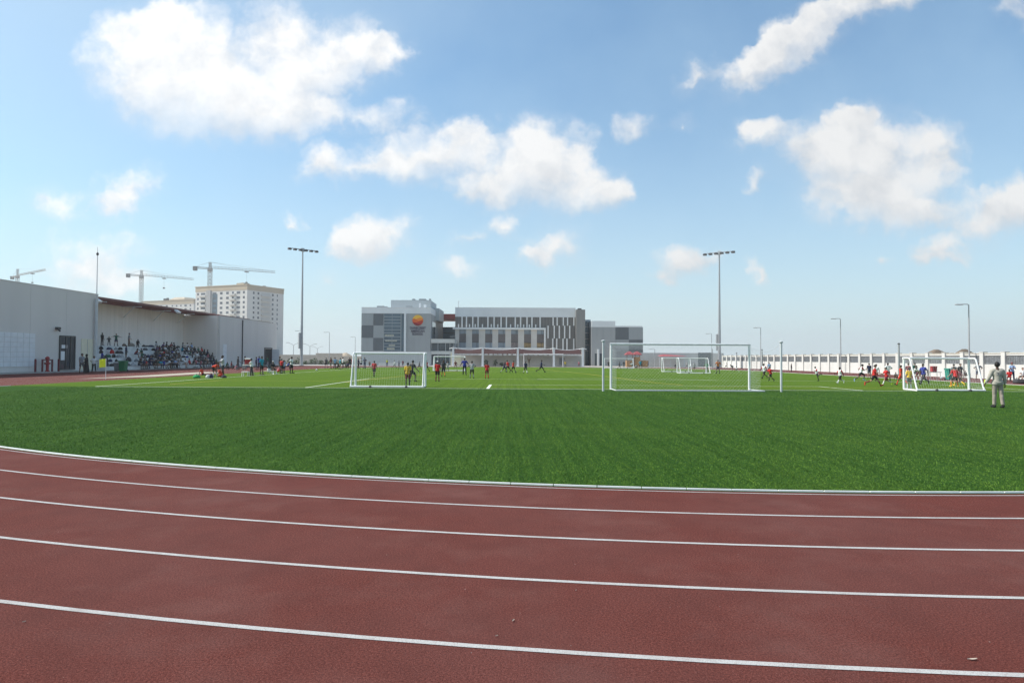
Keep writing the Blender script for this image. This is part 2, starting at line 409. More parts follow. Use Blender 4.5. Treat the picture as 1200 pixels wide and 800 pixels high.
# fibres of the turf nearest the camera
def turf_fibres(n=300000):
    r = np.random.default_rng(3)
    y = 8.2+(r.random(n)**1.35)*28; x = (r.random(n)*2-1)*(y*.80+.6)
    d = np.hypot(x-TC[0], y-TC[1]); k = (d < RK-.14) & (y < GYF)
    x, y = x[k], y[k]; n = len(x); a = r.random(n)*2*PI; h = r.uniform(.012, .030, n); w = r.uniform(.0025, .006, n)*(.5+y/14)
    lx, ly = r.normal(0, .010, n), r.normal(.008, .014, n); dx, dy = np.cos(a)*w, np.sin(a)*w
    v = np.empty((n, 3, 3)); z = np.full(n, .003)
    v[:, 0] = np.stack([x-dx, y-dy, z], 1); v[:, 1] = np.stack([x+dx, y+dy, z], 1); v[:, 2] = np.stack([x+lx, y+ly, h], 1)
    me = bpy.data.meshes.new('turf_fibres'); me.vertices.add(3*n); me.vertices.foreach_set('co', v.ravel())
    me.loops.add(3*n); me.loops.foreach_set('vertex_index', np.arange(3*n)); me.polygons.add(n); me.polygons.foreach_set('loop_start', np.arange(0, 3*n, 3)); me.polygons.foreach_set('loop_total', np.full(n, 3)); me.update()
    m, N, L, noise, rng, mix, mth, bump, b = node_mat('turf_fibre')
    g = N.new('ShaderNodeNewGeometry'); c = mix(g.outputs['Random Per Island'], (.042, .104, .016), (.132, .246, .038))
    c = mix(rng(noise(5.5, 5, (1, .008, 1), .7), .36, .60, .62, 0), c, (.020, .058, .010))
    c = mix(rng(noise(17, 3, (1, .02, 1), .7), .46, .66, 0, .4), c, (.15, .235, .035))
    c = mix(rng(noise(.35, 4), .45, .8, 0, .3), c, (.13, .20, .03))
    L.new(c, b.inputs['Base Color']); b.inputs['Roughness'].default_value = .8; b.inputs['Specular IOR Level'].default_value = .08
    me.materials.append(m); o = bpy.data.objects.new('turf_fibres', me); COL.objects.link(o); o['kind'] = 'stuff'
GYF = 36.4
turf_fibres()

# ------------------------------------------------------------------ air
hz = MB(); hz.box(-2600, 2600, -320, 2650, -1.1, 96)
hm = bpy.data.materials.new('haze_air'); hm.use_nodes = True; hn = hm.node_tree; hn.nodes.clear()
ho = hn.nodes.new('ShaderNodeOutputMaterial'); hv = hn.nodes.new('ShaderNodeVolumePrincipled')
hv.inputs['Color'].default_value = (.955, .975, 1.0, 1); hv.inputs['Density'].default_value = .00028; hv.inputs['Anisotropy'].default_value = .25
hn.links.new(hv.outputs[0], ho.inputs['Volume'])
struct('haze', hz, hm, 'stuff')

# ------------------------------------------------------------------ plain materials
WHITE = mat('white_paint', (.78, .78, .77), .45, .05, 2)
WHITEWALL = mat('white_render', (.58, .57, .54), .85, .07, .8, .15, 20)
CREAMWALL = mat('cream_render', (.60, .565, .51), .85, .07, .7, .15, 20)
PANEL = mat('grey_wall_panel', (.68, .64, .60), .55, .035, .25, .03, 2, stretch=(1, 2, .25))
PANELIN = mat('stand_back_panel', (.80, .73, .665), .6, .06, .5, stretch=(1, 6, .2))
LIGHTPANEL = mat('pale_tile_panel', (.76, .77, .78), .5, .06, 2)
STEP = mat('terrace_concrete', (.64, .63, .61), .85, .12, 2.5, .2, 14)
DARKFRAME = mat('dark_aluminium', (.045, .05, .055), .4, .1, 5)
GLASSD = glass('dark_glass', (.05, .065, .08))
GLASSB = glass('blue_glass', (.085, .125, .16))
GLASSL = glass('pale_glass', (.22, .26, .30))
REDROOF = mat('red_ribbed_roof', (.30, .075, .062), .6, .12, 3, 0, stretch=(1, 4, 1))
REDFAB = mat('red_shade_fabric', (.050, .016, .014), .8, .15, 4)
REDPAINT = mat('red_paint', (.30, .018, .022), .5, .1, 6)
GREYMETAL = mat('galvanised_steel', (.40, .41, .42), .42, .08, 4, metallic=.5)
LAMPGREY = mat('lamp_steel', (.34, .35, .36), .5, .06, 4)
DARKGREY = mat('dark_grey_plastic', (.06, .06, .065), .5, .1, 8)
BLACK = mat('black_rubber', (.02, .02, .022), .7, .1, 8)
LOUVRE = mat('wall_lattice', (.155, .165, .175), .75, .35, 7, .4, 16)
CREAMDOOR = mat('cream_door', (.72, .68, .52), .6, .05, 3)
YELLOW = mat('fluorescent_yellow', (.72, .80, .02), .6, .06, 6)
GREENP = mat('green_plastic', (.01, .16, .06), .45, .1, 6)
TEALP = mat('teal_plastic', (.02, .22, .16), .45, .1, 6)
NETM = mat('net_cord', (.70, .71, .71), .8, .08, 5)
POSTGREY = mat('grey_post', (.55, .57, .58), .5, .05, 4)

# ------------------------------------------------------------------ pavilion with the grandstand
PX = -45.5; PB, PF = -51.1, -64.0; ZE = 106.2
pav = thing('sports_pavilion', 'long pale grey panelled pavilion with a recessed grandstand under a red canopy', 'pavilion', (PX, 90, 0))
def panel_run(y0, y1, x, z1, joint=5.2, ribs=True):
    m = MB(); y = y0
    while y < y1-.01:
        e = min(y+joint, y1)
        m.box(x-.30, x, y+.012, e-.012, .12, z1)
        k = y+.65
        while False and k < e-.2:
            m.box(x, x+.004, k-.02, k+.02, .14, z1-.03); k += .65
        y = e
    m.box(x-.34, x-.301, y0, y1, .1, z1-.02)
    return m
lw = panel_run(28, 74.9, PX, 8.35); lw.box(PF, PX-.35, 28, 74.9, 0, 8.2); lw.box(PX-.32, PX+.03, 28, 74.93, 8.351, 8.43)
wl = part('left_wall', lw, PANEL, pav, True)
rw = panel_run(ZE+.1, 132, PX, 7.95); rw.box(PF, PX-.35, ZE+.1, 132, 0, 7.8); rw.box(PX-.32, PX+.03, ZE+.1, 132, 7.951, 8.03)
wr = part('right_wall', rw, PANEL, pav, True)
bw = panel_run(75, ZE, PB, 8.3, 3.6, False)
part('back_wall', bw, PANELIN, pav, True)
ew = MB(); ew.box(PB+.02, PX-.36, ZE-.2, ZE+.08, 0, 8.0)
for x in np.arange(PB+1.2, PX-.5, 1.9): ew.box(x-.02, x+.02, ZE-.215, ZE-.2, .1, 7.95)
part('end_wall', ew, PANELIN, pav, True)
sw = MB(); sw.box(PB+.02, PX-.36, 74.95, 75.2, 0, 8.0); part('side_wall', sw, PANELIN, pav, True)
pr = MB(); pr.box(PX-.05, PX+1.25, 28, 132, -.02, .10); part('plinth', pr, CONC, pav, True)
TR, TD, T0 = .48, .85, -44.6
te = MB()
for k in range(6):
    te.box(PB+.01, T0-k*TD, 75.22+k*.002, ZE-.22-k*.002, .02+(k*TR if k else 0), (k+1)*TR)
part('terrace', te, STEP, pav, True)
# canopy: ribs and sheet tilting down to the back
ca = MB(); ys = np.arange(75.0, 122.8, .42); up = lambda x: 8.02+(x+50)*.07
for i in range(len(ys)-1):
    y0, y1 = float(ys[i]), float(ys[i+1]); ym = (y0+y1)/2; dip = .0
    for (a, b, zz) in ((y0, ym, 0), (ym, y1, .07)):
        x0, x1 = -50.0, -47.2
        ca.add([(x0, a, up(x0)+zz), (x1, a, up(x1)+zz), (x1, b, up(x1)+zz), (x0, b, up(x0)+zz), (x0, a, up(x0)+zz+.1), (x1, a, up(x1)+zz+.1), (x1, b, up(x1)+zz+.1), (x0, b, up(x0)+zz+.1)],
               [(3, 2, 1, 0), (4, 5, 6, 7), (0, 1, 5, 4), (1, 2, 6, 5), (2, 3, 7, 6), (3, 0, 4, 7)])
can = part('canopy', ca, REDROOF, pav, True)
ed = MB(); ed.box(-47.19, -47.12, 75.0, 122.7, 8.17, 8.40); part('edge_trim', ed, mat('red_brown_trim', (.19, .07, .06), .5), can, True)
rf = MB(); rf.add([(PB-.3, 75.0, 8.32), (-50.01, 75.0, 8.14), (-50.01, 122.6, 8.14), (PB-.3, 122.6, 8.32), (PB-.3, 75.0, 8.44), (-50.01, 75.0, 8.26), (-50.01, 122.6, 8.26), (PB-.3, 122.6, 8.44)],
                  [(3, 2, 1, 0), (4, 5, 6, 7), (0, 1, 5, 4), (1, 2, 6, 5), (2, 3, 7, 6), (3, 0, 4, 7)])
part('roof_deck', rf, mat('pale_soffit', (.55, .54, .52), .7), pav, True)
for y in (79.5, 87, 94.5, 101.5):
    s = MB(); s.tube((-48.2, y, 7.98), (PB+.05, y+2.6, 6.7), .06); s.box(-49.9, -47.3, y-.06, y+.06, up(-50)-.14, up(-50)-.03)
    part('strut', s, WHITE, can, True)
for y in (77.0, 95.5):
    s = MB(); s.rings([[(-47.1, y-.5, 8.0), (-46.7, y-.5, 7.65), (-46.7, y+.5, 7.65), (-47.1, y+.5, 8.0)], [(-47.1, y-.5, 8.18), (-46.55, y-.5, 7.85), (-46.55, y+.5, 7.85), (-47.1, y+.5, 8.18)]]); part('floodlight', s, WHITE, can, True)
# the flagpole-like rod on the corner
rod = thing('lightning_rod', 'tall thin pale rod with a dark ball tip on the corner of the pavilion', 'rod', (PX+.25, 74.2, 0))
m = MB(); m.tube((0, 0, .1), (0, 0, 7.8), .16, .15, 10); m.tube((0, 0, 7.8), (0, 0, 12.6), .055, .04); part('shaft', m, POSTGREY, rod)
m = MB(); m.smooth = True; m.lathe([(.01, 12.55), (.1, 12.62), (.14, 12.74), (.1, 12.86), (.02, 12.95)]); m.tube((0, 0, 12.95), (0, 0, 13.5), .018); part('finial', m, DARKGREY, rod)
# glazed door left of the corner, pale tiled panel, cream hatch, camera
def wall_rect(px0, px1): # y range on the pavilion face for a pixel span
    return [PX*FPX/(px-600)*1.0 for px in (px0, px1)]
y0, y1 = wall_rect(69.5, 87.0)
gl = MB(); gl.box(PX+.02, PX+.06, y0+.1, y1-.1, .35, 3.55); gd = part('glass_door', gl, GLASSD, pav, True)
fr = MB()
for y in (y0, y0+(y1-y0)*.38, y0+(y1-y0)*.70, y1): fr.box(PX+.015, PX+.12, y-.07, y+.07, .25, 3.65)
fr.box(PX+.016, PX+.115, y0, y1, 3.56, 3.70); fr.box(PX+.016, PX+.115, y0, y1, .22, .36)
part('door_frame', fr, DARKFRAME, gd, True)
inn = MB(); inn.box(PX+.061, PX+.075, y0+.25, y0+1.1, 2.4, 2.75); inn.box(PX+.061, PX+.075, y0+.15, y0+.75, 1.2, 2.1); part('notice', inn, LIGHTPANEL, gd, True)
y0, y1 = wall_rect(-4, 40.5)
tp = MB()
cols_ = np.linspace(y0, y1, 7); rows_ = np.linspace(.62, 3.75, 8)
for i in range(6):
    for j in range(7): tp.box(PX+.005, PX+.07, float(cols_[i])+.02, float(cols_[i+1])-.02, float(rows_[j])+.015, float(rows_[j+1])-.015)
part('tiled_panel', tp, LIGHTPANEL, pav, True)
y0, y1 = wall_rect(95.0, 108.5)
dm = MB(); dm.box(PX+.012, PX+.05, y0, y1, .15, 3.45); cd = part('cream_door', dm, CREAMDOOR, pav, True)
dm = MB(); dm.box(PX+.051, PX+.07, (y0+y1)/2-.03, (y0+y1)/2+.03, .2, 3.4); dm.box(PX+.051, PX+.10, (y0+y1)/2+.1, (y0+y1)/2+.16, 1.1, 1.3); part('handle', dm, GREYMETAL, cd, True)
yc = PX*FPX/(65.5-600); cm_ = MB(); cm_.box(PX+.01, PX+.35, yc-.2, yc+.2, 4.25, 4.5); cm_.tube((PX+.2, yc, 4.3), (PX+.5, yc-.2, 4.1), .09); part('camera', cm_, DARKGREY, pav, True)
# door of the right block, ajar with dark inside
y0, y1 = [PX*FPX/(px-600) for px in (310.2, 318.0)]
dm = MB(); dm.box(PX+.012, PX+.045, y0, y1, .15, 3.1); dd = part('open_doorway', dm, BLACK, pav, True)
dm = MB(); dm.box(PX+.013, PX+.14, y0-.18, y0, .12, 3.2); dm.box(PX+.013, PX+.14, y1, y1+.18, .12, 3.2); dm.box(PX+.013, PX+.14, y0-.18, y1+.18, 3.2, 3.35); part('door_frame', dm, DARKFRAME, dd, True)
dm = MB(); dm.box(PX+.05, PX+1.5, y1+.02, y1+.09, .15, 3.05); part('door_leaf', dm, LIGHTPANEL, dd, True)
y0 = PX*FPX/(262.5-600)
dm = MB(); dm.box(PX+.012, PX+.06, y0-.4, y0+.9, .15, 3.6); part('pale_door', dm, LIGHTPANEL, pav, True)
for px, h in ((283.5, 7.8),): 
    y = PX*FPX/(px-600); dm = MB(); dm.tube((PX+.1, y, .1), (PX+.1, y, h), .09); part('downpipe', dm, DARKGREY, pav, True)
dm = MB(); dm.box(-46.6, -46.3, 112, 131, 8.04, 8.22); part('roof_rail', dm, DARKGREY, pav, True)
# red posts and the red hose stand in front of the left wall
for px, lb in ((42, 'slim dark red post standing alone left of the red hose stand'), (69.2, 'slim dark red post beside the frame of the glazed door')):
    y = (PX+.7)*FPX/(px-600); b = MB(); b.lathe([(.09, 0), (.09, 1.15), (.07, 1.22), (.02, 1.25)], n=12)
    solo('red_post', b, mat('maroon_paint', (.14, .015, .022), .5, .1, 6), (PX+.7, y, .1), lb, 'post', 'red posts along the pavilion')
y = (PX+.7)*FPX/(56-600)
hs = thing('hose_stand', 'dark red fire hose stand with two uprights and a hydrant between', 'hydrant', (PX+.7, y, .1), rz=0)
m = MB(); m.box(-.06, .06, -.75, -.64, 0, 1.2); m.box(-.06, .06, .64, .75, 0, 1.2); m.box(-.05, .05, -.64, .64, 1.08, 1.18); part('frame', m, mat('maroon_paint', (.14, .015, .022)), hs)
m = MB(); m.lathe([(.2, 0), (.2, .1), (.13, .12), (.13, 1.2), (.2, 1.22), (.2, 1.32), (.1, 1.45), (.02, 1.48)], n=12); m.tube((0, -.35, .8), (0, .35, .8), .09); part('hydrant', m, REDPAINT, hs)

# bins
def bin_(name, px, py, h, w, mm, label):
    x, y = gnd(px, py); r = thing(name, label, 'bin', (x, y, 0))
    m = MB(); m.rings([[(-w/2*s, -w/2*s, z), (w/2*s, -w/2*s, z), (w/2*s, w/2*s, z), (-w/2*s, w/2*s, z)] for s, z in ((.8, .06), (.86, .3), (1, h*.88))]); part('body', m, mm, r)
    m = MB(); m.bevbox(-w/2-.04, w/2+.04, -w/2-.05, w/2+.05, h*.885, h, .03); m.box(-w/2, w/2, w/2+.051, w/2+.1, h*.9, h*.95); part('lid', m, mm, r)
    for sx in (-1, 1):
        m = MB(); m.tube((sx*w*.42, w*.42, .1), (sx*w*.52, w*.42, .1), .1, n=12); part('wheel', m, BLACK, r)
    return r
bin_('wheeled_bin', 144.3, 435.2, 1.15, .68, GREENP, 'dark green wheeled bin in front of the grandstand steps')
bin_('wheeled_bin', 137.4, 435.2, .95, .5, mat('grey_plastic', (.16, .165, .17), .5), 'grey bin just left of the dark green bin at the steps')
bin_('wheeled_bin', 1113.3, 445.6, 1.0, .55, TEALP, 'teal green bin on the track by the white boundary wall')

# corner flag
x, y = gnd(123.8, 444.2)
cf = thing('corner_flag', 'fluorescent yellow flag on a white pole left of the turf corner', 'flag', (x, y, 0))
m = MB(); m.tube((0, 0, 0), (0, 0, 1.46), .02); part('pole', m, WHITE, cf)
m = MB(); ws = [(-i*.042, .02*math.sin(i*1.1), 0) for i in range(12)]
for i in range(11):
    a, b = ws[i], ws[i+1]; za, zb = -.10*(i/11)**1.5, -.10*((i+1)/11)**1.5
    for sgn in (0, .008):
        m.quad((a[0], a[1]+sgn, .86+za*.5), (b[0], b[1]+sgn, .86+zb*.5), (b[0], b[1]+sgn, 1.45+zb*.5), (a[0], a[1]+sgn, 1.45+za*.5))
part('cloth', m, YELLOW, cf)

# ------------------------------------------------------------------ goals
def goal(name, x0, x1, yfront, yback, h, label, r=.055, cell=.13, top=.45, mm=None, group='portable goals on the turf', netr=.0020):
    "frame opening away from the camera (towards +Y) when yback < yfront"
    w = x1-x0; d = yback-yfront; rt = thing(name, label, 'goal', ((x0+x1)/2, yfront, 0), group); mm = mm or WHITE
    hw = w/2; sg = 1 if d > 0 else -1; dt = d*top
    for s in (-1, 1):
        m = MB(); m.tube((s*hw, 0, r), (s*hw, 0, h-r), r, n=10); part('post', m, mm, rt)
        m = MB(); m.path([(s*hw, 0, h-r), (s*hw, dt*.85, h-r), (s*hw, dt*1.05, h-.12), (s*hw, d*.93, .22), (s*hw, d, r*.8)], r*.7); m.tube((s*hw, 0, r*.8), (s*hw, d, r*.8), r*.75); part('side_frame', m, mm, rt)
    m = MB(); m.tube((-hw-r, 0, h-r), (hw+r, 0, h-r), r, n=10); part('crossbar', m, mm, rt)
    m = MB(); m.tube((-hw-r*.7, d, r), (hw+r*.7, d, r), r*.95); part('ground_bar', m, mm, rt)
    n = MB(); k = -hw
    def cord(a, b): n.tube(a, b, netr, n=4)
    while k <= hw+.01:
        cord((k, dt, h-r*2), (k, d, r)); cord((k, 0, h-r), (k, dt, h-r*1.5)); k += cell
    z = r
    while z < h-r:
        t = (z-r)/(h-3*r); y = d+(dt-d)*min(1, t)
        cord((-hw, y+.004*sg, z), (hw, y+.004*sg, z))
        for s in (-1, 1): cord((s*hw, 0, z), (s*hw, y, z))
        z += cell
    for s in (-1, 1):
        k = 0
        while k < abs(d):
            yy = sg*k; zt = h-2*r if k <= abs(dt) else (h-2*r)*(abs(d)-k)/(abs(d)-abs(dt)); cord((s*hw+.004, yy, r), (s*hw+.004, yy, zt)); k += cell
    part('net', n, NETM, rt)
    for s in (-.45, .55):
        m = MB(); m.lathe([(.02, 0), (.07, .0), (.075, .09), (.02, .13)], (s*hw, d-.09*sg*-1, 0), 10); part('anchor', m, DARKGREY, rt)
    return rt
goal('football_goal', -8.78, -4.86, 38.4, 37.25, 1.95, 'small white portable goal on the left with a yellow-vested keeper inside', .06)
goal('football_goal', 21.75, 25.35, 37.9, 36.65, 1.83, 'small white portable goal with bowed side frames at the right end', .06)
goal('football_goal', -9.75, -5.9, 86.0, 84.6, 1.86, 'white goal farther up the pitch behind the blue-shirted referee', .06, .2)
goal('football_goal', 19.35, 22.75, 80.0, 78.3, 1.80, 'white goal in the far right half with a green-shirted keeper', .055, .2)
goal('football_goal', 19.4, 22.9, 88.5, 87.0, 1.80, 'second white goal standing right behind the green keeper\'s goal', .05, .2)
goal('football_goal', 15.85, 20.75, 117.5, 116.2, 1.72, 'thin white goal in front of the orange playhouse', .05, .25)
# full size goal with its net held by two poles behind
bg = thing('full_size_goal', 'large white full-size goal with a sagging net across the middle right', 'goal', (9.05, GY, 0))
H = 2.44
for s in (-1, 1):
    m = MB(); m.tube((s*3.72, 0, 0), (s*3.72, 0, H), .06, n=12); part('post', m, WHITE, bg)
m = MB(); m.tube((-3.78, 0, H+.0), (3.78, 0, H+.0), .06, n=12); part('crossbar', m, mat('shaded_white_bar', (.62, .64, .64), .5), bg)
n = MB(); BK = -1.75
def sag(k): return .10*(1-(abs(k)/3.7)**2)
k = -3.66
while k < 3.68:                                              # diamond look: cords lean both ways over the back and top
    zt = H-.25-sag(k)
    n.tube((k, -.05, H-.02), (k, BK, zt), .0022, n=4); k += .14
for sgn in (1, -1):
    k = -3.66-2.2
    while k < 3.66+2.2:
        pts = []
        for z in np.linspace(.02, H-.3, 8):
            x = k+sgn*z
            if -3.66 <= x <= 3.66: pts.append((x, BK+.12*math.sin(z*1.3)+.004*sgn, float(z)))
        if len(pts) > 1: n.path(pts, .0022, n=4)
        k += .17
for y in np.arange(-.15, BK, -.14): n.tube((-3.66, float(y), H-.03-abs(y)*.16), (3.66, float(y), H-.03-abs(y)*.16), .0022, n=4)
for s in (-1, 1):
    for z in np.arange(.05, H-.2, .14): n.tube((s*3.69, 0, float(z)), (s*3.69, BK, float(z)*.92), .0022, n=4)
    for y in np.arange(-.15, BK, -.14): n.tube((s*3.69, float(y), .02), (s*3.69, float(y), H-.05-abs(y)*.16), .0022, n=4)
part('net', n, NETM, bg)
m = MB(); m.tube((-3.7, BK, .03), (3.9, BK, .03), .035); m.tube((3.72, -.05, .03), (3.9, BK, .03), .035); m.tube((-3.72, -.05, .03), (-3.7, BK, .03), .03); part('ground_bar', m, POSTGREY, bg)
for x, y, lb in ((4.62, 34.55, 'pale grey net pole just left of the large goal'), (13.74, 34.85, 'pale grey net pole with a cap standing right of the large goal')):
    p = thing('net_pole', lb, 'pole', (x, y, 0), 'net poles behind the large goal', -.66)
    m = MB(); m.tube((0, 0, 0), (0, 0, 2.52), .055, n=10); part('shaft', m, POSTGREY, p)
    m = MB(); m.lathe([(.08, 2.5), (.1, 2.53), (.1, 2.57), (.02, 2.6)], n=10); part('cap', m, POSTGREY, p)
    m = MB(); a = Vector((0, 0, 2.5)); b = Vector(((9.05+(-3.66 if x < 9 else 3.66))-x, GY+BK-y, H-.35))
    m.path([a.lerp(b, t)-Vector((0, 0, .18*4*t*(1-t))) for t in np.linspace(0, 1, 9)], .008, n=5); part('rope', m, POSTGREY, p)
# full-size goal at the far end
fg = thing('far_goal', 'thin white full-size goal at the far end before the red awnings', 'goal', (6.0, 130, 0))
for s in (-1, 1):
    m = MB(); m.tube((s*3.72, 0, 0), (s*3.72, 0, 2.44), .075); m.tube((s*3.72, 0, 2.4), (s*3.72, 1.6, 1.9), .03); part('post', m, WHITE, fg)
m = MB(); m.tube((-3.78, 0, 2.44), (3.78, 0, 2.44), .075); part('crossbar', m, WHITE, fg)

# ------------------------------------------------------------------ right boundary wall
WX = 43.6
wall = thing('boundary_wall', 'long white boundary wall with pillars and dark lattice panels on the right', 'wall', (WX, 90, 0))
m = MB(); m.box(WX, WX+.22, 40, 141, -.04, 1.32); m.box(WX+.001, WX+.219, 40, 141, 2.12, 2.30); part('wall_base', m, WHITEWALL, wall, True)
m = MB(); m.box(WX-.05, WX+.27, 40, 141, 2.301, 2.36); part('coping', m, mat('cream_coping', (.66, .62, .52), .8), wall, True)
ys = np.arange(41.0, 141.1, 2.78)
for y in ys:
    y = float(y); m = MB(); m.box(WX-.14, WX+.30, y-.24, y+.24, -.04, 2.42); m.box(WX-.17, WX+.33, y-.27, y+.27, 2.421, 2.47); part('pillar', m, WHITEWALL, wall, True)
for y in ys[:-1]:
    y = float(y); m = MB()
    m.box(WX+.08, WX+.12, y+.245, y+2.535, 1.325, 2.115)
    for k in range(11): m.box(WX+.06, WX+.079, y+.30+k*.205, y+.40+k*.205, 1.33, 2.11)
    part('lattice_panel', m, LOUVRE, wall, True)
# far right return wall with a grey gate
fw_ = thing('rear_wall', 'white wall with a grey gate closing the far right corner', 'wall', (36, 141.5, 0))
m = MB(); m.box(26.5, 38.6, 141.6, 141.85, -.04, 2.9); m.box(41.7, WX+.3, 141.6, 141.85, -.04, 2.9); part('wall_base', m, WHITEWALL, fw_, True)
m = MB(); m.box(38.62, 41.68, 141.65, 141.75, .05, 3.0)
for k in range(9): m.box(38.8+k*.32, 38.86+k*.32, 141.62, 141.649, .1, 2.95)
part('gate', m, mat('grey_gate', (.22, .24, .235), .6), fw_, True)

# left perimeter wall, low and far
lwall = thing('perimeter_wall', 'low pale grey perimeter wall stepping along behind the left touchline', 'wall', (-40, 165, 0))
for (x0, x1, h) in ((-60, -47.5, 2.1), (-47.4, -41, 2.5), (-40.9, -34, 1.8), (-33.9, -29, 1.75)):
    m = MB(); m.box(x0, x1, 165, 165.3, -.04, h); m.box(x0, x1, 164.95, 165.35, h+.001, h+.08); part('wall_section', m, mat('pale_block', (.46, .44, .41), .9, .08, 1.2), lwall, True)
m = MB(); m.box(-60, -22, 150, 150.4, -.03, .35); solo('low_kerb_wall', m, CONC, (0, 0, 0), 'low pale concrete kerb wall beyond the far left track', 'kerb wall')

# ------------------------------------------------------------------ lamps and masts
def lamp(x, y, h, label, grp, arm=1.25, side=-1):
    p = thing('street_lamp', label, 'street lamp', (x, y, 0), grp)
    m = MB(); m.tube((0, 0, 0), (0, 0, .5), .11, .10, 10); m.tube((0, 0, .5), (0, 0, h), .075, .05, 10); m.box(-.18, .18, -.18, .18, 0, .06); part('post', m, LAMPGREY, p)
    m = MB(); m.path([(0, 0, h-.02), (side*.15, 0, h+.06), (side*arm*.55, 0, h+.05)], .04); part('arm', m, LAMPGREY, p)
    m = MB(); a, b = sorted((side*arm*.45, side*arm)); m.bevbox(a, b, -.13, .13, h-.03, h+.07, .03); part('lamp_head', m, LAMPGREY, p)
    return p
for (x, y, h, lb) in ((43.0, 64.2, 6.9, 'tall grey street lamp nearest the right edge rising behind the small goal'),
                      (43.0, 89.3, 7.0, 'grey street lamp in the middle of the row along the right wall'),
                      (43.0, 118, 7.1, 'grey street lamp just right of the large goal frame'),
                      (43.0, 147, 7.1, 'small far street lamp half hidden behind the right floodlight mast'),
                      (-40.4, 151, 7.1, 'far grey street lamp standing right of the left floodlight mast'),
                      (-41.8, 182, 7.0, 'far thin street lamp just left of the school'),
                      (-42.8, 138.5, 6.9, 'street lamp hidden behind the left floodlight mast'),
                      (-27.3, 152, 5.9, 'thin street lamp in front of the chequered grey facade'),
                      (-12.4, 150, 6.3, 'thin street lamp in front of the link building'),
                      (21.5, 150, 5.6, 'thin street lamp in front of the dark glass recess'),
                      (29.3, 140, 3.6, 'short thin lamp beside the flat red awning')):
    lamp(x, y, h, lb, 'single-arm street lamps')
def double_lamp(px, py, Y, label):
    q = at(px, py, Y); h = q.z
    p = thing('double_lamp', label, 'street lamp', (q.x, Y, 0), 'double-arm street lamps beyond the wall')
    m = MB(); m.tube((0, 0, 0), (0, 0, h-1), .16, .10); part('post', m, LAMPGREY, p)
    for s in (-1, 1):
        m = MB(); m.path([(0, 0, h-1.2), (s*.6, 0, h-.6), (s*2.0, 0, h)], .08); m.bevbox(min(s*1.8, s*3.1), max(s*1.8, s*3.1), -.2, .2, h-.05, h+.12, .04); part('lamp_arm', m, LAMPGREY, p)
double_lamp(363.3, 403, 300, 'far double-arm street lamp just right of the left floodlight mast')
double_lamp(372, 406, 360, 'tiny double-arm street lamp second right of the left floodlight mast')
double_lamp(344, 401.5, 280, 'double-arm street lamp between the pavilion end and the floodlight mast')
def mast(x, y, h, label, rz):
    p = thing('floodlight_mast', label, 'floodlight', (x, y, 0), 'tall floodlight masts', rz)
    m = MB(); m.tube((0, 0, 0), (0, 0, h*.33), .30, .25, 12); m.tube((0, 0, h*.33), (0, 0, h), .24, .12, 12); m.tube((0, 0, 0), (0, 0, .1), .5, .5, 12); part('pole', m, GREYMETAL, p)
    m = MB(); m.bevbox(-.62, -.26, -.25, .25, 3.3, 6.4, .04); part('control_box', m, GREYMETAL, p)
    m = MB(); m.box(-3.05, 3.05, -.07, .07, h-.02, h+.12); m.box(-.3, .3, -.12, .12, h-.4, h+.3); part('cross_arm', m, GREYMETAL, p)
    for k in range(6):
        xx = -2.75+k*1.1; m = MB(); m.rings([[(xx+a*s, b*s-.25, z) for a, b in ((-.28, -.3), (.28, -.3), (.28, .3), (-.28, .3))] for s, z in ((.55, h+.08), (1, h-.06), (1.05, h-.28), (.9, h-.32))]); part('lamp', m, DARKGREY, p)
q = gnd(353, 428.2); mast(-41.4, 134.3, 22.8, 'tall floodlight mast on the left between pavilion and school', .7)
mast(39.4, 129.6, 21.9, 'tall floodlight mast on the right behind the large goal', -.66)
for (x, y, h, lb) in ((34.0, 60, 3.05, 'bare grey track post standing behind the red-shirted players'), (34.8, 95, 2.95, 'thin grey track post between the large goal and the right net pole'),
                      (38.5, 117, 2.7, 'thin dark track post seen through the large goal net'), (35.2, 120, 3.3, 'pale thin track post beside the right floodlight mast')):
    p = thing('track_post', lb, 'post', (x, y, 0), 'bare posts along the right straight')
    m = MB(); m.tube((0, 0, 0), (0, 0, h), .085, .075, 10); part('shaft', m, LAMPGREY, p)
    m = MB(); m.lathe([(.10, h), (.11, h+.03), (.08, h+.10), (.02, h+.12)], n=10); m.box(-.14, .14, -.14, .14, 0, .04); part('cap', m, DARKGREY, p)

# ------------------------------------------------------------------ mounds
def mound(px, pytop, Y, w, name='sand_mound', mm=SAND, seed=1):
    rnd = random.Random(seed); t = at(px, pytop, Y); m = MB(); rs = []; n = 22
    for k in range(6):
        f = k/5; rr = w/2*(1-f**1.4*.93)
        rs.append([(t.x+rr*math.cos(2*PI*i/n)*(1+.14*rnd.uniform(-1, 1)), Y+rr*.8*math.sin(2*PI*i/n), -.1+(t.z+.1)*f*(1+(.07*rnd.uniform(-1, 1) if k < 5 else 0))) for i in range(n)])
    m.rings(rs); m.smooth = True; struct(name, m, mm)
DARKSOIL = mat('dark_soil', (.15, .115, .085), .95, .3, .8, .6, 3)
mound(405, 413.2, 200, 9.0, seed=2); mound(424, 417.0, 230, 14, seed=9)
mound(1097, 409.4, 112, 9.6, 'soil_mound', DARKSOIL, 3); mound(1130, 408.8, 108, 8.6, 'soil_mound', DARKSOIL, 4); mound(1116, 413.4, 114, 7, 'soil_mound', DARKSOIL, 6)
mound(923, 415.0, 160, 10, seed=5); mound(938, 416.8, 150, 6, 'soil_mound', DARKSOIL, 7)

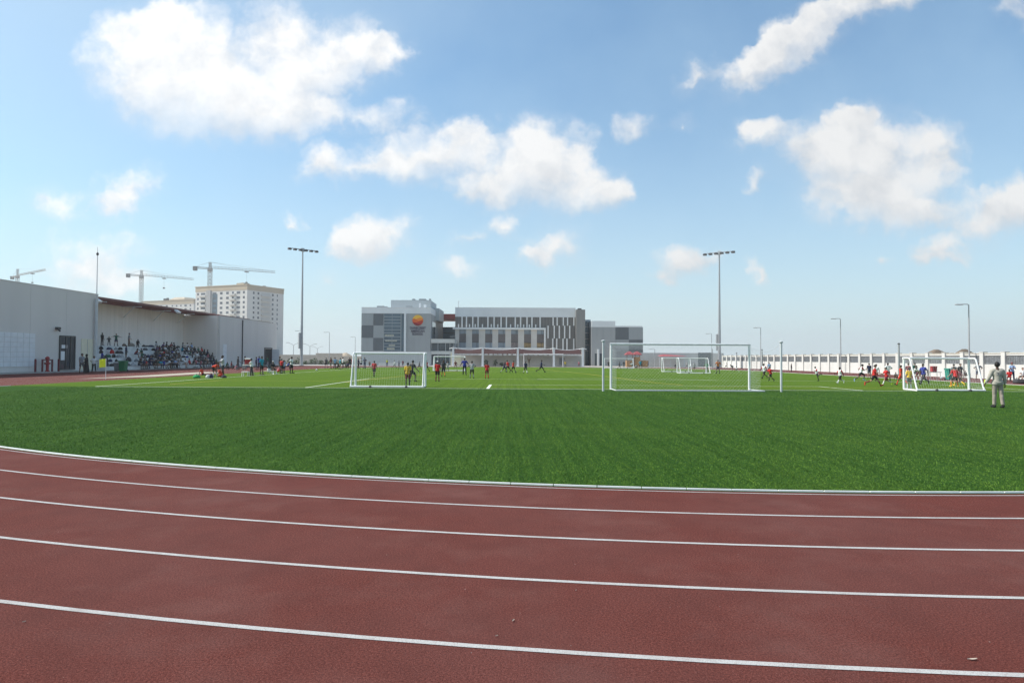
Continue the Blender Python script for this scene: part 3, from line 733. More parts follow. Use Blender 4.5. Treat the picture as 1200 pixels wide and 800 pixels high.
# ------------------------------------------------------------------ shrubs along the left wall
LEAF = mat('shrub_leaf', (.035, .075, .025), .7, .45, 3)
BARK = mat('shrub_stem', (.10, .07, .045), .9, .2, 6)
def shrub(x, y, h, label, seed, grp='shrubs along the left wall', wide=.7, n=130):
    rnd = random.Random(seed); p = thing('shrub', label, 'shrub', (x, y, 0), grp); m = MB(); st = MB()
    for k in range(5):
        a = rnd.uniform(0, 2*PI); st.tube((0, 0, -.02), (math.cos(a)*wide*.4, math.sin(a)*wide*.4, h*rnd.uniform(.5, .85)), .025, .01, 5)
    for k in range(n):
        a = rnd.uniform(0, 2*PI); rr = wide*math.sqrt(rnd.random())*.8; z = h*rnd.uniform(.12, 1)*(1-.35*rr/wide)
        c = Vector((rr*math.cos(a), rr*math.sin(a), z)); u = Vector((rnd.uniform(-1, 1), rnd.uniform(-1, 1), rnd.uniform(-.3, 1))).normalized(); v = u.orthogonal()
        l = rnd.uniform(.12, .26)
        m.quad(c-v*l*.3, c+u*l*.5-v*l*.1, c+v*l*.3+u*l*.1, c-u*l*.5)
    part('foliage', m, LEAF, p); part('stem', st, BARK, p)
SHL = ['lowest', 'broad', 'pointed', 'upright', 'thin', 'rounded', 'tall', 'ragged', 'small', 'bushy', 'spiky', 'leaning', 'squat', 'sparse']
SHDESC = ['lowest bushy shrub left of the floodlight mast', 'tallish shrub left of the floodlight mast', 'middling shrub left of the mast, nearest to it', 'tallest upright shrub at the foot of the mast', 'low shrub just right of the mast', 'rounded shrub second right of the mast', 'tall ragged shrub third right of the mast', 'middling shrub fourth right of the mast', 'low shrub midway along the wall right of the mast', 'bushy tall shrub right of the wall\'s middle', 'sparse shrub near the right end of the shrub row', 'smallest shrub last but one in the row', 'last shrub at the right end of the row']
for i in range(13):
    px = 332+i*6.2; q = at(px, 425, 149); shrub(q.x, 149+(i % 3)*.5, [.9, 1.5, 1.2, 1.9, .9, 1.3, 1.7, 1.1, .9, 1.5, 1.1, .8, 1.0][i],
          'dark green '+SHDESC[i].replace('lowest bushy', 'low bushy'), 20+i)

# ------------------------------------------------------------------ school
SWHITE = mat('school_white_band', (.74, .75, .75), .6, .04, .4)
SGREY = mat('school_mid_grey', (.36, .365, .365), .6, .05, .4, stretch=(3, 1, .3))
SDARK = mat('school_dark_grey', (.135, .145, .155), .6, .06, .4, stretch=(3, 1, .3))
SLIGHT = mat('school_light_grey', (.33, .345, .35), .6, .05, .4, stretch=(3, 1, .3))
SBEIGE = mat('school_beige_pier', (.60, .565, .52), .7, .05, .5)
STAUPE = mat('school_taupe_panel', (.25, .235, .22), .7, .08, .5, stretch=(4, 1, .2))
SBROWN = mat('window_blind_brown', (.16, .14, .135), .7, .1, .6)
FIN = mat('facade_fin_white', (.80, .79, .77), .6, .04, 1)
def X(px, Y): return at(px, 420, Y).x
def Z(py, Y, px=560): return at(px, py, Y).z

# --- left block with the sign
YL = 150.0
lb = thing('school_block', 'grey chequered school block with an orange sun logo and glass stair front', 'school', (X(464, YL), YL, 0))
xl, xr = X(423, YL), X(504.5, YL); zt = Z(360.7, YL, 470); zb = Z(367.3, YL, 470)
m = MB(); m.box(xl+.05, xr-.05, YL+.06, YL+27, -.05, zb); part('wall', m, SGREY, lb, True)
m = MB(); m.box(xl+.02, xr+.02, YL-.02, YL+27.1, zb+.002, zt); m.box(xl-.04, xr+.06, YL-.06, YL+27.2, zt+.001, zt+.12); part('parapet', m, SWHITE, lb, True)
cx = [X(p, YL) for p in (423, 437.2, 449)]; rz = [Z(p, YL, 440) for p in (367.4, 381.2, 395.8, 410.6)]
for i in range(2):
    for j in range(3):
        m = MB(); m.box(cx[i]+.02, cx[i+1]-.02, YL-.02, YL+.055, rz[j+1]+.02, rz[j]-.02)
        part('facade_panel', m, SLIGHT if (i+j) % 2 == 0 else SDARK, lb, True)
m = MB(); m.box(xl+.06, cx[2], YL+.0, YL+.058, .0, rz[3]-.02); part('ground_floor_wall', m, SLIGHT, lb, True)
# glass stair front
gx0, gx1 = X(449, YL), X(473.2, YL); gzt, gzb = Z(367.6, YL, 460), Z(424, YL, 460)
m = MB(); m.box(gx0+.02, gx1, YL-.0, YL+.057, gzb, gzt); gf = part('glass_front', m, GLASSB, lb, True)
m = MB()
for py in (371, 374.6, 378.4, 382.2, 386.4, 390, 394.5, 398, 402.5, 406, 410.5, 414): 
    z = Z(py, YL, 460); m.box(gx0+.03, gx1-.8, YL-.05, YL-.001, z-.09, z+.09)
part('glazing_bar', m, mat('grey_glazing_bar', (.27, .30, .32), .5), gf, True)
m = MB(); m.box(gx0, gx0+.16, YL-.06, YL-.002, gzb, gzt); m.box(gx1-.75, gx1-.6, YL-.06, YL-.002, gzb, gzt); m.box((gx0+gx1)/2-.4, (gx0+gx1)/2-.32, YL-.055, YL-.002, gzb, gzt)
part('mullion', m, SLIGHT, gf, True)
m = MB()
for (a, b, py) in ((.3, 2.3, 393.2), (.4, 3.0, 398.9), (1.2, 2.6, 404.8), (.8, 2.5, 408.5)):
    z = Z(py, YL, 460); m.box(gx0+a, gx0+b, YL-.012, YL-.003, z-.22, z+.22)
part('lit_blind', m, mat('pale_blind', (.42, .40, .33), .7, .3, 4), gf, True)
m = MB(); m.box(X(473.4, YL), X(475.8, YL), YL-.35, YL+.056, 0, gzt+.1); part('white_fin', m, SWHITE, lb, True)
m = MB(); m.box(X(476, YL), xr, YL-.03, YL+.054, .0, zb-.03); sgp = part('sign_wall', m, SGREY, lb, True)
m = MB(); m.box(X(490, YL)-.03, X(490, YL)+.03, YL-.045, YL-.031, .2, Z(394, YL, 490)); part('panel_joint', m, SLIGHT, sgp, True)
# right flank windows
m = MB(); m.box(xr-.045, xr+.02, YL+2.5, YL+9, 2.6, zb-1.6); part('flank_window', m, GLASSD, lb, True)
m = MB(); m.box(xr-.045, xr+.03, YL+13, YL+25, 2.6, zb-2.6); part('flank_window', m, SLIGHT, lb, True)
# roof plant
YP = YL+7
m = MB(); m.box(X(457.5, YP), X(504.2, YP), YP, YP+12, zt-.1, Z(351.6, YP, 480)); part('penthouse', m, SLIGHT if False else mat('penthouse_panel', (.42, .45, .46), .6), lb, True)
for (a, b, c, d_) in ((482, 485, 350.3, 352), (490, 498, 350.2, 352), (502, 503.5, 350, 352)):
    m = MB(); m.box(X(a, YP), X(b, YP), YP+.5, YP+2, Z(352, YP)-.1, Z(c, YP)); part('roof_unit', m, mat('roof_unit_grey', (.30, .32, .33), .6), lb, True)
for (a, b, c) in ((441, 449, 358.9), (449, 453, 359.6), (490.5, 491.7, 355.3), (496, 498.5, 357), (475, 482, 358.6)):
    m = MB(); m.box(X(a, YL+2), X(b, YL+2), YL+2, YL+3.2, zt+.05, Z(c, YL+2)); part('roof_unit', m, SWHITE if c < 358 else mat('roof_unit_grey', (.30, .32, .33)), lb, True)
m = MB(); m.box(X(505, YL+9), X(514, YL+9), YL+9, YL+20, zb-1, Z(361.4, YL+9)); part('stair_core', m, mat('penthouse_panel', (.42, .45, .46)), lb, True)
# the sign: disc of dune waves and three lines of lettering
sg = thing('school_sign', 'round orange and yellow sun emblem above three lines of dark lettering', 'sign', (X(489.3, YL), YL-.032, Z(375.3, YL, 489)))
R = 1.19; ysg = -.10
m = MB(); m.tube((0, 0, 0), (0, ysg, 0), R, R, 40); disc = part('disc', m, mat('sign_yellow', (.86, .50, .06), .5, .04), sg)
def dune(fz, col, name, k):
    xs_ = [(-1+2*i/40)*R*.999 for i in range(41)]; top = []; bot = []
    for x in xs_:
        lim = math.sqrt(max(0, R*R-x*x)); z = max(-lim, min(lim, fz(x/R)*R)); top.append((x, z)); bot.append((x, -lim))
    m = MB(); y0 = ysg-.012*k; n = len(xs_)
    for i in range(n-1):
        m.add([(top[i][0], y0, top[i][1]), (top[i+1][0], y0, top[i+1][1]), (bot[i+1][0], y0, bot[i+1][1]), (bot[i][0], y0, bot[i][1])], [(0, 3, 2, 1)])
    part('dune_wave', m, mat(name, col, .5, .04), disc)
dune(lambda x: .30+.18*math.sin(2.6*x+.3), (.82, .25, .03), 'sign_orange', 1)
dune(lambda x: .10-.20*math.sin(3.2*x+.6), (.72, .13, .02), 'sign_red_orange', 2)
dune(lambda x: -.22+.16*math.sin(2.9*x-.4), (.50, .04, .02), 'sign_red', 3)
dune(lambda x: -.60-.12*math.sin(3.4*x), (.24, .02, .03), 'sign_dark_red', 4)
TXT = mat('sign_lettering', (.05, .035, .075), .5, .05)
def text_mesh(s, size, depth=.05):
    cu = bpy.data.curves.new('t', 'FONT'); cu.body = s; cu.size = size; cu.align_x = 'CENTER'; cu.align_y = 'CENTER'; cu.extrude = depth/2; cu.offset = size*.022; cu.resolution_u = 3
    o = bpy.data.objects.new('t', cu); COL.objects.link(o); dg = bpy.context.evaluated_depsgraph_get()
    me = bpy.data.meshes.new_from_object(o.evaluated_get(dg)); bpy.data.objects.remove(o, do_unlink=True)
    me.transform(Matrix.Rotation(PI/2, 4, 'X')); return me
for s, py, w in (('DUNECREST', 384.4, 18.6), ('AMERICAN', 388.0, 16.2), ('SCHOOL', 391.5, 12.6)):
    me = text_mesh(s, .72); xs_ = [v.co.x for v in me.vertices]; k = w*YL/FPX/(max(xs_)-min(xs_)); me.transform(Matrix.Diagonal((k, 1, 1.0, 1)))
    me.materials.append(TXT); o = bpy.data.objects.new('lettering', me); COL.objects.link(o); o.parent = sg
    o.location = (X(489.3, YL)-sg.location.x, -.03, Z(py, YL, 489)-sg.location.z)

# --- middle block
YM = 160.0
mb_ = thing('school_building', 'long grey school building with white fins and a row of tall windows', 'school', (X(608, YM), YM, 0))
ZM = lambda py: Z(py, YM, 605)
xa, xb, xc = X(533, YM), X(674.3, YM), X(685, YM)
m = MB(); m.box(xa+.02, xb, YM+.1, YM+22, -.05, ZM(361.2)); part('wall', m, STAUPE, mb_, True)
m = MB(); m.box(xa, xb-.01, YM-.02, YM+.095, ZM(371.4), ZM(361)); m.box(xa-.02, xb-.012, YM-.05, YM+22.1, ZM(361)+.002, ZM(361)+.12); part('parapet', m, SWHITE, mb_, True)
m = MB(); m.box(xb+.01, xc, YM-1.2, YM+16, -.05, ZM(362.6)); part('stair_tower', m, mat('tower_taupe', (.27, .26, .245), .7, .05, .5, stretch=(4, 1, .2)), mb_, True)
m = MB(); m.box(X(677.2, YM), X(681.3, YM), YM, YM+2, ZM(362.6)+.01, ZM(360.8)); part('roof_unit', m, DARKGREY, mb_, True)
m = MB(); m.tube((X(536.3, YM), YM+1, ZM(361)), (X(536.3, YM), YM+1, ZM(352.5)), .05); m.tube((X(536.3, YM), YM+1, ZM(353)), (X(538, YM), YM+1, ZM(353)), .03); part('antenna', m, LAMPGREY, mb_, True)
# upper strip of fins, two staggered rows
rnd = random.Random(5)
def fins(x0, x1, z0, z1, xs_, w):
    for x in xs_:
        if x0 <= x < x1:
            m = MB(); m.box(x, x+w, YM-.20, YM+.093, z0, z1); part('facade_fin', m, FIN, mb_, True)
z1, zm_, z0 = ZM(371.5), ZM(380.0), ZM(383.6)
fp = [540.4, 545.6, 553.0, 559.2, 570.8, 578.0, 586.2, 592.4, 602.8, 609.2, 616.6, 622.4, 632.0]
fins(xa, X(638, YM), z0, z1, [X(p, YM) for p in fp], .30)
fins(xa, X(638, YM), z0, zm_, [X(p, YM) for p in (536.4, 549.3, 556.0, 564.4, 574.8, 582.5, 597.5, 606.0, 612.9, 619.5, 627.0)], .26)
m = MB()
for p in np.arange(534, 673, 1.75): m.box(X(p, YM), X(p, YM)+.10, YM+.03, YM+.094, z0, z1)
part('facade_rib', m, mat('rib_dark', (.115, .11, .105), .7), mb_, True)
# staggered fins of the right bay
b0, b1, b2, b3 = ZM(371.6), ZM(381.2), ZM(396.2), ZM(412)
for (lo, hi, ps) in ((b1, b0, (647.3, 652.0, 659.2, 664.2, 671.6)), (b2, b1, (641.4, 648.6, 654.6, 660.8, 666.8)), (b3, b2, (647.0, 651.6, 659.0, 663.6, 671.6))):
    for p in ps:
        m = MB(); m.box(X(p, YM), X(p, YM)+.28, YM-.20, YM+.092, lo+.01, hi-.01); part('facade_fin', m, FIN, mb_, True)
m = MB()
for p in np.arange(641.2, 673.4, 1.55): m.box(X(p, YM)+.15, X(p, YM)+.24, YM+.03, YM+.0935, b3, z0-.01)
part('facade_rib', m, mat('rib_dark', (.115, .11, .105)), mb_, True)
# framed window bay
fx1 = X(639.2, YM)
m = MB(); m.box(xa-.5, fx1, YM-.55, YM+.09, ZM(386.2), ZM(384.0)); m.box(fx1-.36, fx1, YM-.54, YM+.089, ZM(409), ZM(386.2)-.002); m.box(xa-.4, fx1-.37, YM-.5, YM+.088, ZM(409.2), ZM(407.4)); part('white_frame', m, FIN, mb_, True)
wins = ((538, 546), (553, 561), (568.4, 576.8), (583.6, 592), (598.8, 607), (614, 622.2), (629, 637))
edges = [533.2]+[v for w in wins for v in w]+[637.3]
for i in range(0, len(edges), 2):
    if edges[i+1]-edges[i] < .8: continue
    m = MB(); m.box(X(edges[i], YM), X(edges[i+1], YM), YM-.12, YM+.087, ZM(407.35), ZM(386.25)); part('pier', m, SBEIGE, mb_, True)
for i, (a, b) in enumerate(wins):
    x0, x1 = X(a, YM)+.01, X(b, YM)-.01
    m = MB(); m.box(x0, x1, YM+.0, YM+.086, ZM(401.2), ZM(391.4)); w = part('window', m, SBROWN, mb_, True)
    m = MB(); m.box(x0, x1, YM+.0, YM+.085, ZM(391.3), ZM(386.3)); part('upper_pane', m, GLASSL, w, True)
    m = MB(); m.box(x0, x1, YM+.0, YM+.085, ZM(407.3), ZM(401.3)); part('lower_pane', m, mat('warm_pane', (.30, .20, .09), .3, .6, 1.6) if i >= 5 else (mat('pinkish_pane', (.24, .19, .18), .3, .3, 2) if i == 4 else GLASSL), w, True)
    m = MB(); xm = x0+(x1-x0)*.72
    m.box(xm-.04, xm+.04, YM-.05, YM-.002, ZM(407.3), ZM(401.3)); m.box(xm-.04, xm+.04, YM-.05, YM-.002, ZM(391.3), ZM(386.4)); m.box(x0, x1, YM-.04, YM-.003, ZM(401.25)-.05, ZM(401.25)+.05); part('frame', m, DARKFRAME, w, True)

# --- link between the blocks
lk = thing('link_building', 'glazed link with white floor slabs and a red roof between two school blocks', 'school', (X(518, YL+.5), YL+.5, 0))
x0, x1 = X(504.8, YL), X(532.3, YL)
for (a, b) in ((401.8, 397.0), (415.2, 411.3)):
    m = MB(); m.box(x0, x1, YL+.05, YL+12, Z(a, YL, 518), Z(b, YL, 518)); part('floor_slab', m, WHITEWALL, lk, True)
m = MB(); m.box(x0+.05, x1-.1, YL+.6, YL+11, Z(411.2, YL, 518), Z(401.9, YL, 518)); m.box(x0+.05, x1-.1, YL+.6, YL+11, -.05, Z(415.3, YL, 518)); part('glazing', m, GLASSD, lk, True)
for p in (504.9, 512.5, 521.5, 526.5, 531.2):
    m = MB(); m.box(X(p, YL), X(p, YL)+.16, YL+.3, YL+.59, -.05, Z(401.85, YL, 518)); part('mullion', m, SLIGHT, lk, True)
YK = 178
m = MB(); m.box(X(515, YK), X(534, YK), YK, YK+8, 4, Z(383.6, YK, 524)); part('upper_glazing', m, GLASSB, lk, True)
m = MB(); m.box(X(514, YK), X(534, YK), YK-.1, YK-.02, Z(390.6, YK, 524), Z(389.6, YK, 524)); m.box(X(514, YK), X(534, YK), YK-.1, YK-.02, Z(384.4, YK, 524), Z(383.2, YK, 524)); part('handrail', m, DARKFRAME, lk, True)
m = MB(); z0_, z1_ = Z(374.6, YK, 524), Z(368.6, YK, 524)
for k in range(14):
    yk = YK-3+k*.8; m.box(X(513, YK), X(534.5, YK), yk, yk+.55, z0_+k*.0+.0, z0_+.18+0*k)
m.box(X(513, YK), X(534.5, YK), YK-3, YK+8, z0_+.19, z1_); part('red_roof', m, REDROOF, lk, True)

# --- right blocks
YR = 158.0
rb = thing('school_annexe', 'low grey chequered school annexe at the right end of the school', 'school', (X(720, YR), YR, 0))
zr = lambda py, px=720: Z(py, YR, px)
m = MB(); m.box(X(693, YR), X(721, YR)-.01, YR, YR+16, -.05, zr(383.2, 705)); part('wall', m, SGREY, rb, True)
m = MB(); m.box(X(693.2, YR), X(721, YR), YR-.03, YR+16.1, zr(383.2, 705)+.003, zr(376, 705)); part('parapet', m, SWHITE, rb, True)
m = MB(); m.box(X(721, YR), X(753.6, YR), YR+.1, YR+16, -.05, zr(383.4, 738)); part('wall', m, SLIGHT, rb, True)
m = MB(); m.box(X(721, YR)+.01, X(752.6, YR), YR+.02, YR+16.2, zr(383.4, 738)+.003, zr(381.8, 738)); part('parapet', m, SWHITE, rb, True)
for (a, b, c, d_, mm) in ((721.4, 736.8, 397.8, 383.6, SDARK), (736.9, 753.4, 397.8, 383.6, SLIGHT), (736.9, 753.4, 412.5, 398, SDARK), (721.4, 736.8, 412.5, 398, SLIGHT)):
    m = MB(); m.box(X(a, YR), X(b, YR), YR+.02, YR+.095, zr(c, 738), zr(d_, 738)); part('facade_panel', m, mm, rb, True)
m = MB(); m.box(X(685, YR+5), X(694, YR+5), YR+5, YR+15, -.05, Z(376.5, YR+5, 690)); gl_ = part('glass_recess', m, GLASSB, rb, True)
m = MB()
for py in (383, 390, 397, 404, 411): m.box(X(685, YR+5), X(693, YR+5), YR+4.94, YR+4.998, Z(py, YR+5, 690)-.08, Z(py, YR+5, 690)+.08)
m.box(X(688.6, YR+5), X(689.1, YR+5), YR+4.93, YR+4.997, 0, Z(376.6, YR+5, 690)); part('glazing_bar', m, SLIGHT, gl_, True)
m = MB(); m.box(X(685, YR+8), X(692, YR+8), YR+8, YR+14, 8, Z(374.5, YR+8, 690)); part('roof_unit', m, mat('penthouse_panel', (.42, .45, .46)), rb, True)
for (a, b) in ((697, 699.5), (702.5, 705.5)):
    m = MB(); m.box(X(a, YR), X(b, YR), YR-.06, YR-.002, 0, Z(414, YR, 700)); part('doorway', m, GLASSD, rb, True)
m = MB(); m.box(X(699.8, YR), X(702, YR), YR-.5, YR-.002, 0, Z(409, YR, 700)); part('pilaster', m, SWHITE, rb, True)
m = MB(); m.box(X(706.5, YR), X(707.5, YR), YR-.02, YR-.003, Z(399, YR), Z(376.4, YR)); part('panel_joint', m, SLIGHT, rb, True)

# --- playground wall and its red awnings
YW = 139.0
pw = thing('courtyard_wall', 'plain beige courtyard wall under the row of red awnings', 'wall', (0, YW, 0))
m = MB(); m.box(X(528, YW), X(684.5, YW), YW, YW+.3, -.05, Z(412.0, YW, 600)); part('wall_face', m, CREAMWALL, pw, True)
m = MB(); m.box(X(655.5, YW), X(661.5, YW), YW-.05, YW-.002, .3, 1.75); part('wall_opening', m, mat('grey_hatch', (.30, .30, .30), .7), pw, True)
m = MB(); m.box(X(528, YW), X(540, YW), YW-.06, YW-.002, .2, 2.6); part('pale_gate', m, CREAMDOOR, pw, True)
YS = 135.5
posts = [531, 565.6, 606.8, 649.0, 683.0]
for i in range(4):
    xa_, xb_ = X(posts[i], YS), X(posts[i+1], YS)
    lbs = ('dark red awning at the left end over the beige wall', 'dark red awning above the dark potted plants', 'dark red awning behind the far full-size goal', 'dark red awning at the right end beside the glass recess')
    aw = thing('shade_awning', lbs[i], 'awning', ((xa_+xb_)/2, YS, 0), 'red awnings along the school')
    m = MB(); nx, ny = 16, 5; x0, x1 = xa_+.2, xb_-.2
    def P(u, v):
        z = Z(414.6, YS, 600)+(Z(408.3, YS, 600)-Z(414.6, YS, 600))*v**.9 - .28*math.sin(PI*u)*v - (.10*abs(math.sin(u*PI*7)) if v == 0 else 0)
        return (x0+(x1-x0)*u, YS+.15+3.0*v, z)
    g_ = [P(i_/nx, j/ny) for j in range(ny+1) for i_ in range(nx+1)]
    m.add(g_, [(j*(nx+1)+i_, j*(nx+1)+i_+1, (j+1)*(nx+1)+i_+1, (j+1)*(nx+1)+i_) for j in range(ny) for i_ in range(nx)])
    m.add([(x, y, z+.02) for x, y, z in g_], [(j*(nx+1)+i_, j*(nx+1)+i_+1, (j+1)*(nx+1)+i_+1, (j+1)*(nx+1)+i_) for j in range(ny) for i_ in range(nx)])
    part('fabric', m, REDFAB, aw, True)
    m = MB()
    for k in range(7):
        u = (k+.5)/7; x, y, z = P(u, .001); m.box(x-.35, x+.35, y-.06, y-.03, z-.30, z+.02)
    part('valance', m, mat('white_valance', (.62, .60, .57), .8), aw, True)
    m = MB(); m.path([P(u, 1.0)[:2]+(P(u, 1)[2]+.06,) for u in np.linspace(0, 1, 12)], .07, 6); part('top_rail', m, WHITE, aw, True)
for p in posts:
    lb_ = {531: 'white awning post at the left end of the beige wall', 565.6: 'white awning post second from the left, with bracket arms', 606.8: 'white awning post in the middle of the row', 649.0: 'white awning post behind the far goal, fourth from the left', 683.0: 'white awning post at the right end next to the glass recess'}[p]
    r_ = thing('awning_post', lb_, 'post', (X(p, YS), YS, 0), 'white awning posts')
    h = Z(407.4, YS, 600); m = MB(); m.box(-.2, .2, -.2, .2, 0, h); m.box(-.3, .3, -.3, .3, 0, .12); part('shaft', m, WHITE, r_)
    m = MB(); m.tube((-.75, 0, h-.25), (0, 0, h+.0), .07); m.tube((.75, 0, h-.25), (0, 0, h+.0), .07); part('bracket', m, WHITE, r_)
# low white wall before the left block, and pale ground strip
lw_ = MB(); lw_.box(X(444, 136), X(503, 136), 136, 136.3, -.04, .55); solo('low_wall', lw_, WHITEWALL, (0, 0, 0), 'low white wall in front of the left school block', 'wall')
lw_ = MB(); lw_.box(X(424, 143), X(505, 143), 143, 143.3, -.04, 2.9); solo('screen_wall', lw_, mat('pale_grey_screen', (.42, .44, .44), .8), (0, 0, 0), 'pale grey screen wall at the foot of the left school block', 'wall')
for px, h, lb_ in ((569.5, 1.5, 'dark palm-like pot plant left of its twin under the red awning'), (580.8, 1.5, 'round leafy pot plant against the beige wall'), (587.8, .9, 'small thin pot plant right of the round one')):
    shrub(X(px, 137.5), 137.5, h, lb_, int(px), 'pot plants along the beige wall', .55, 110)
# playground: orange playhouse and shades
ph = thing('playhouse', 'orange playground house with two red roofs behind the thin white goal', 'playhouse', (X(745, 138), 138, 0))
ORANGE = mat('orange_play_panel', (.36, .19, .07), .6, .15, 2)
for (a, b, h) in ((734.5, 741, 1.3), (744.5, 750, 2.0), (753, 760, 1.3)):
    m = MB(); m.box(X(a, 138), X(b, 138), 138, 139.6, 0, h)
    xm = (X(a, 138)+X(b, 138))/2; m.box(xm-.25, xm+.25, 137.9, 137.995, .2, h*.6); part('panel', m, ORANGE, ph, True)
for a in (735, 741.5, 744.8, 750): 
    m = MB(); m.box(X(a, 138)-.06, X(a, 138)+.06, 138.2, 138.32, 0, 2.9); part('post', m, mat('brown_post', (.20, .10, .05), .7), ph, True)
for a in (737.3, 746.4):
    c = X(a, 138.8); z = Z(415.2, 138.8, 740); m = MB(); m.rings([[(c-.85*s, 138.8-.85*s, zz), (c+.85*s, 138.8-.85*s, zz), (c+.85*s, 138.8+.85*s, zz), (c-.85*s, 138.8+.85*s, zz)] for s, zz in ((1, z-.1), (1.02, z), (.5, z+.45), (.05, z+.65))])
    part('roof', m, mat('play_roof_red', (.36, .075, .08), .5), ph, True)
ra = thing('flat_awning', 'flat bright red awning on thin posts before the white rear wall', 'awning', (X(787, 140), 139, 0))
m = MB(); xx0, xx1 = X(772, 139), X(803, 139); m.add([(xx0, 137.5, Z(416.4, 139)), (xx1, 137.5, Z(417.2, 139, 800)), (xx1, 140.8, Z(416.6, 139, 800)), (xx0, 140.8, Z(415.2, 139)), (X(778, 139), 139.1, Z(413.8, 139))], [(0, 1, 4), (1, 2, 4), (2, 3, 4), (3, 0, 4), (3, 2, 1, 0)])
part('fabric', m, mat('bright_red_fabric', (.34, .075, .08), .7), ra, True)
for a in (773, 786, 802):
    m = MB(); m.box(X(a, 139)-.06, X(a, 139)+.06, 139, 139.12, 0, Z(416.6, 139)); part('post', m, POSTGREY, ra, True)
for (a, lb_) in ((758.5, 'dark grey parasol beside the school annexe'), (766.5, 'dark grey parasol left of the flat red awning')):
    x = X(a, 146); pz = thing('parasol', lb_, 'parasol', (x, 146, 0), 'dark parasols in the playground')
    m = MB(); m.lathe([(1.5, 1.75), (1.5, 1.82), (.9, 2.3), (.1, 2.62)], n=10); part('canopy', m, DARKGREY, pz)
    m = MB(); m.tube((0, 0, 0), (0, 0, 1.9), .05); part('pole', m, LAMPGREY, pz)

# ------------------------------------------------------------------ apartment blocks far left
AWHITE = mat('apartment_white', (.60, .59, .57), .85, .06, .12)
ATAN = mat('apartment_tan', (.46, .385, .29), .85, .06, .12)
AGREY = mat('apartment_grey', (.36, .36, .36), .85, .06, .12)
AGLASS = mat('apartment_window', (.10, .11, .13), .25, .4, .1)
ASHADE = mat('balcony_slab', (.52, .51, .49), .85, .06, .2)
def apartment(corner_px, Y, height, dirL, lenL, dirR, lenR, floors, label, colsL, colsR, topL, show):
    base = at(corner_px, 420, Y); ang = math.atan2(dirR[1], dirR[0])
    r = thing('apartment_block', label, 'apartment block', (base.x, Y, 0), None, ang-PI/2)
    # local: corner at origin, +Y along the right face, -X along the left face
    m = MB(); m.box(-lenL, 0, 0, lenR, -.1, height-3.6); part('wall', m, AWHITE, r)
    m = MB(); m.box(-lenL-.12, .12, -.12, lenR+.12, height-3.59, height-.5); m.box(-lenL-.4, .4, -.4, lenR+.4, height-.49, height); part('roof', m, ATAN, r)
    fh = (height-3.6)/floors; first = floors-show
    for f in range(first, floors):
        z0 = f*fh+.9; z1 = z0+1.5
        for (u, w) in colsL:
            m = MB(); m.box(-u-w, -u, -.06, -.002, z0, z1); part('window', m, AGLASS, r)
        for (u, w) in colsR:
            m = MB(); m.box(.002, .06, u, u+w, z0, z1); part('window', m, AGLASS, r)
    return r, fh
ap1, fh = apartment(288.5, 440, 48.4, None, 46, (13.4, 30), 33, 14, 'tall white apartment block with a tan roof band and crane behind',
   [(2, 1.6), (6, 3.0), (11.5, 1.6), (16, 2.2), (21.5, 2.2), (27, 3.0), (37, 4.0), (43, 1.4)], [(5, 1.3), (9.0, 1.5), (22, 1.5), (26.5, 1.0)], None, 8)
for f in range(5, 14):                                       # recessed balcony stacks
    z = f*fh
    m = MB(); m.box(.05, 1.15, 12, 20.5, z-.12, z+.95); m.box(.002, .05, 12.3, 20.2, z+.96, z+2.5); part('balcony', m, ASHADE, ap1)
    if f > 6:
        m = MB(); m.box(-14.8, -9.8, -1.1, -.05, z-.12, z+.95); part('balcony', m, ASHADE, ap1)
        m = MB(); m.box(-42.2, -36.2, -1.0, -.05, z-.12, z+.95); part('balcony', m, AWHITE, ap1)
m = MB(); m.box(-35.5, -31.5, -.8, -.01, 0, 45.6); part('stair_shaft', m, AGREY, ap1)
m = MB(); m.box(-30.6, -26, -.05, -.002, 26, 43); part('glass_shaft', m, GLASSB, ap1)
m = MB(); m.box(-13, -7, 4, 9, 48.41, 50.0); part('penthouse', m, ATAN, ap1)
for i, (u, v, h) in enumerate(((-14, 6, 2), (-11, 7, 2.6), (-8, 8, 1.8), (4-16, 20, 1.6), (-9, 24, 2.0))):
    m = MB(); m.box(u-.8, u+.8, v-.8, v+.8, 48.41, 48.9+h*.6); part('water_tank', m, AGREY, ap1)
ap2, fh2 = apartment(226, 585, 50.5, None, 62, (12, 30), 30, 15, 'lower-looking pale apartment block with a tan top behind the red canopy',
   [(3, 1.6), (8, 2.6), (14, 1.4), (19, 1.4), (24, 1.4), (30, 2.4), (37, 1.4), (43, 1.4), (50, 1.6), (56, 1.6)], [(6, 1.5), (14, 1.5)], None, 4)
m = MB(); m.rings([[(-24*1+x*s, 12+y*s, z) for x, y in ((-9, -8), (9, -8), (9, 8), (-9, 8))] for s, z in ((1, 50.51), (1, 51.6), (.6, 53.6))]); part('penthouse', m, ATAN, ap2)
m = MB(); m.box(-40, -38, 4, 6, 50.51, 52.6); m.box(-37.5, -36, 5, 6.5, 50.51, 53.2); part('water_tank', m, DARKGREY, ap2)
apc, fh3 = apartment(172, 620, 49.5, None, 40, (12, 30), 30, 15, 'farthest pale apartment block peeking over the red canopy beneath the crane', [(5, 2), (12, 2), (20, 2), (28, 2), (35, 2)], [(6, 1.5), (16, 1.5)], None, 3)

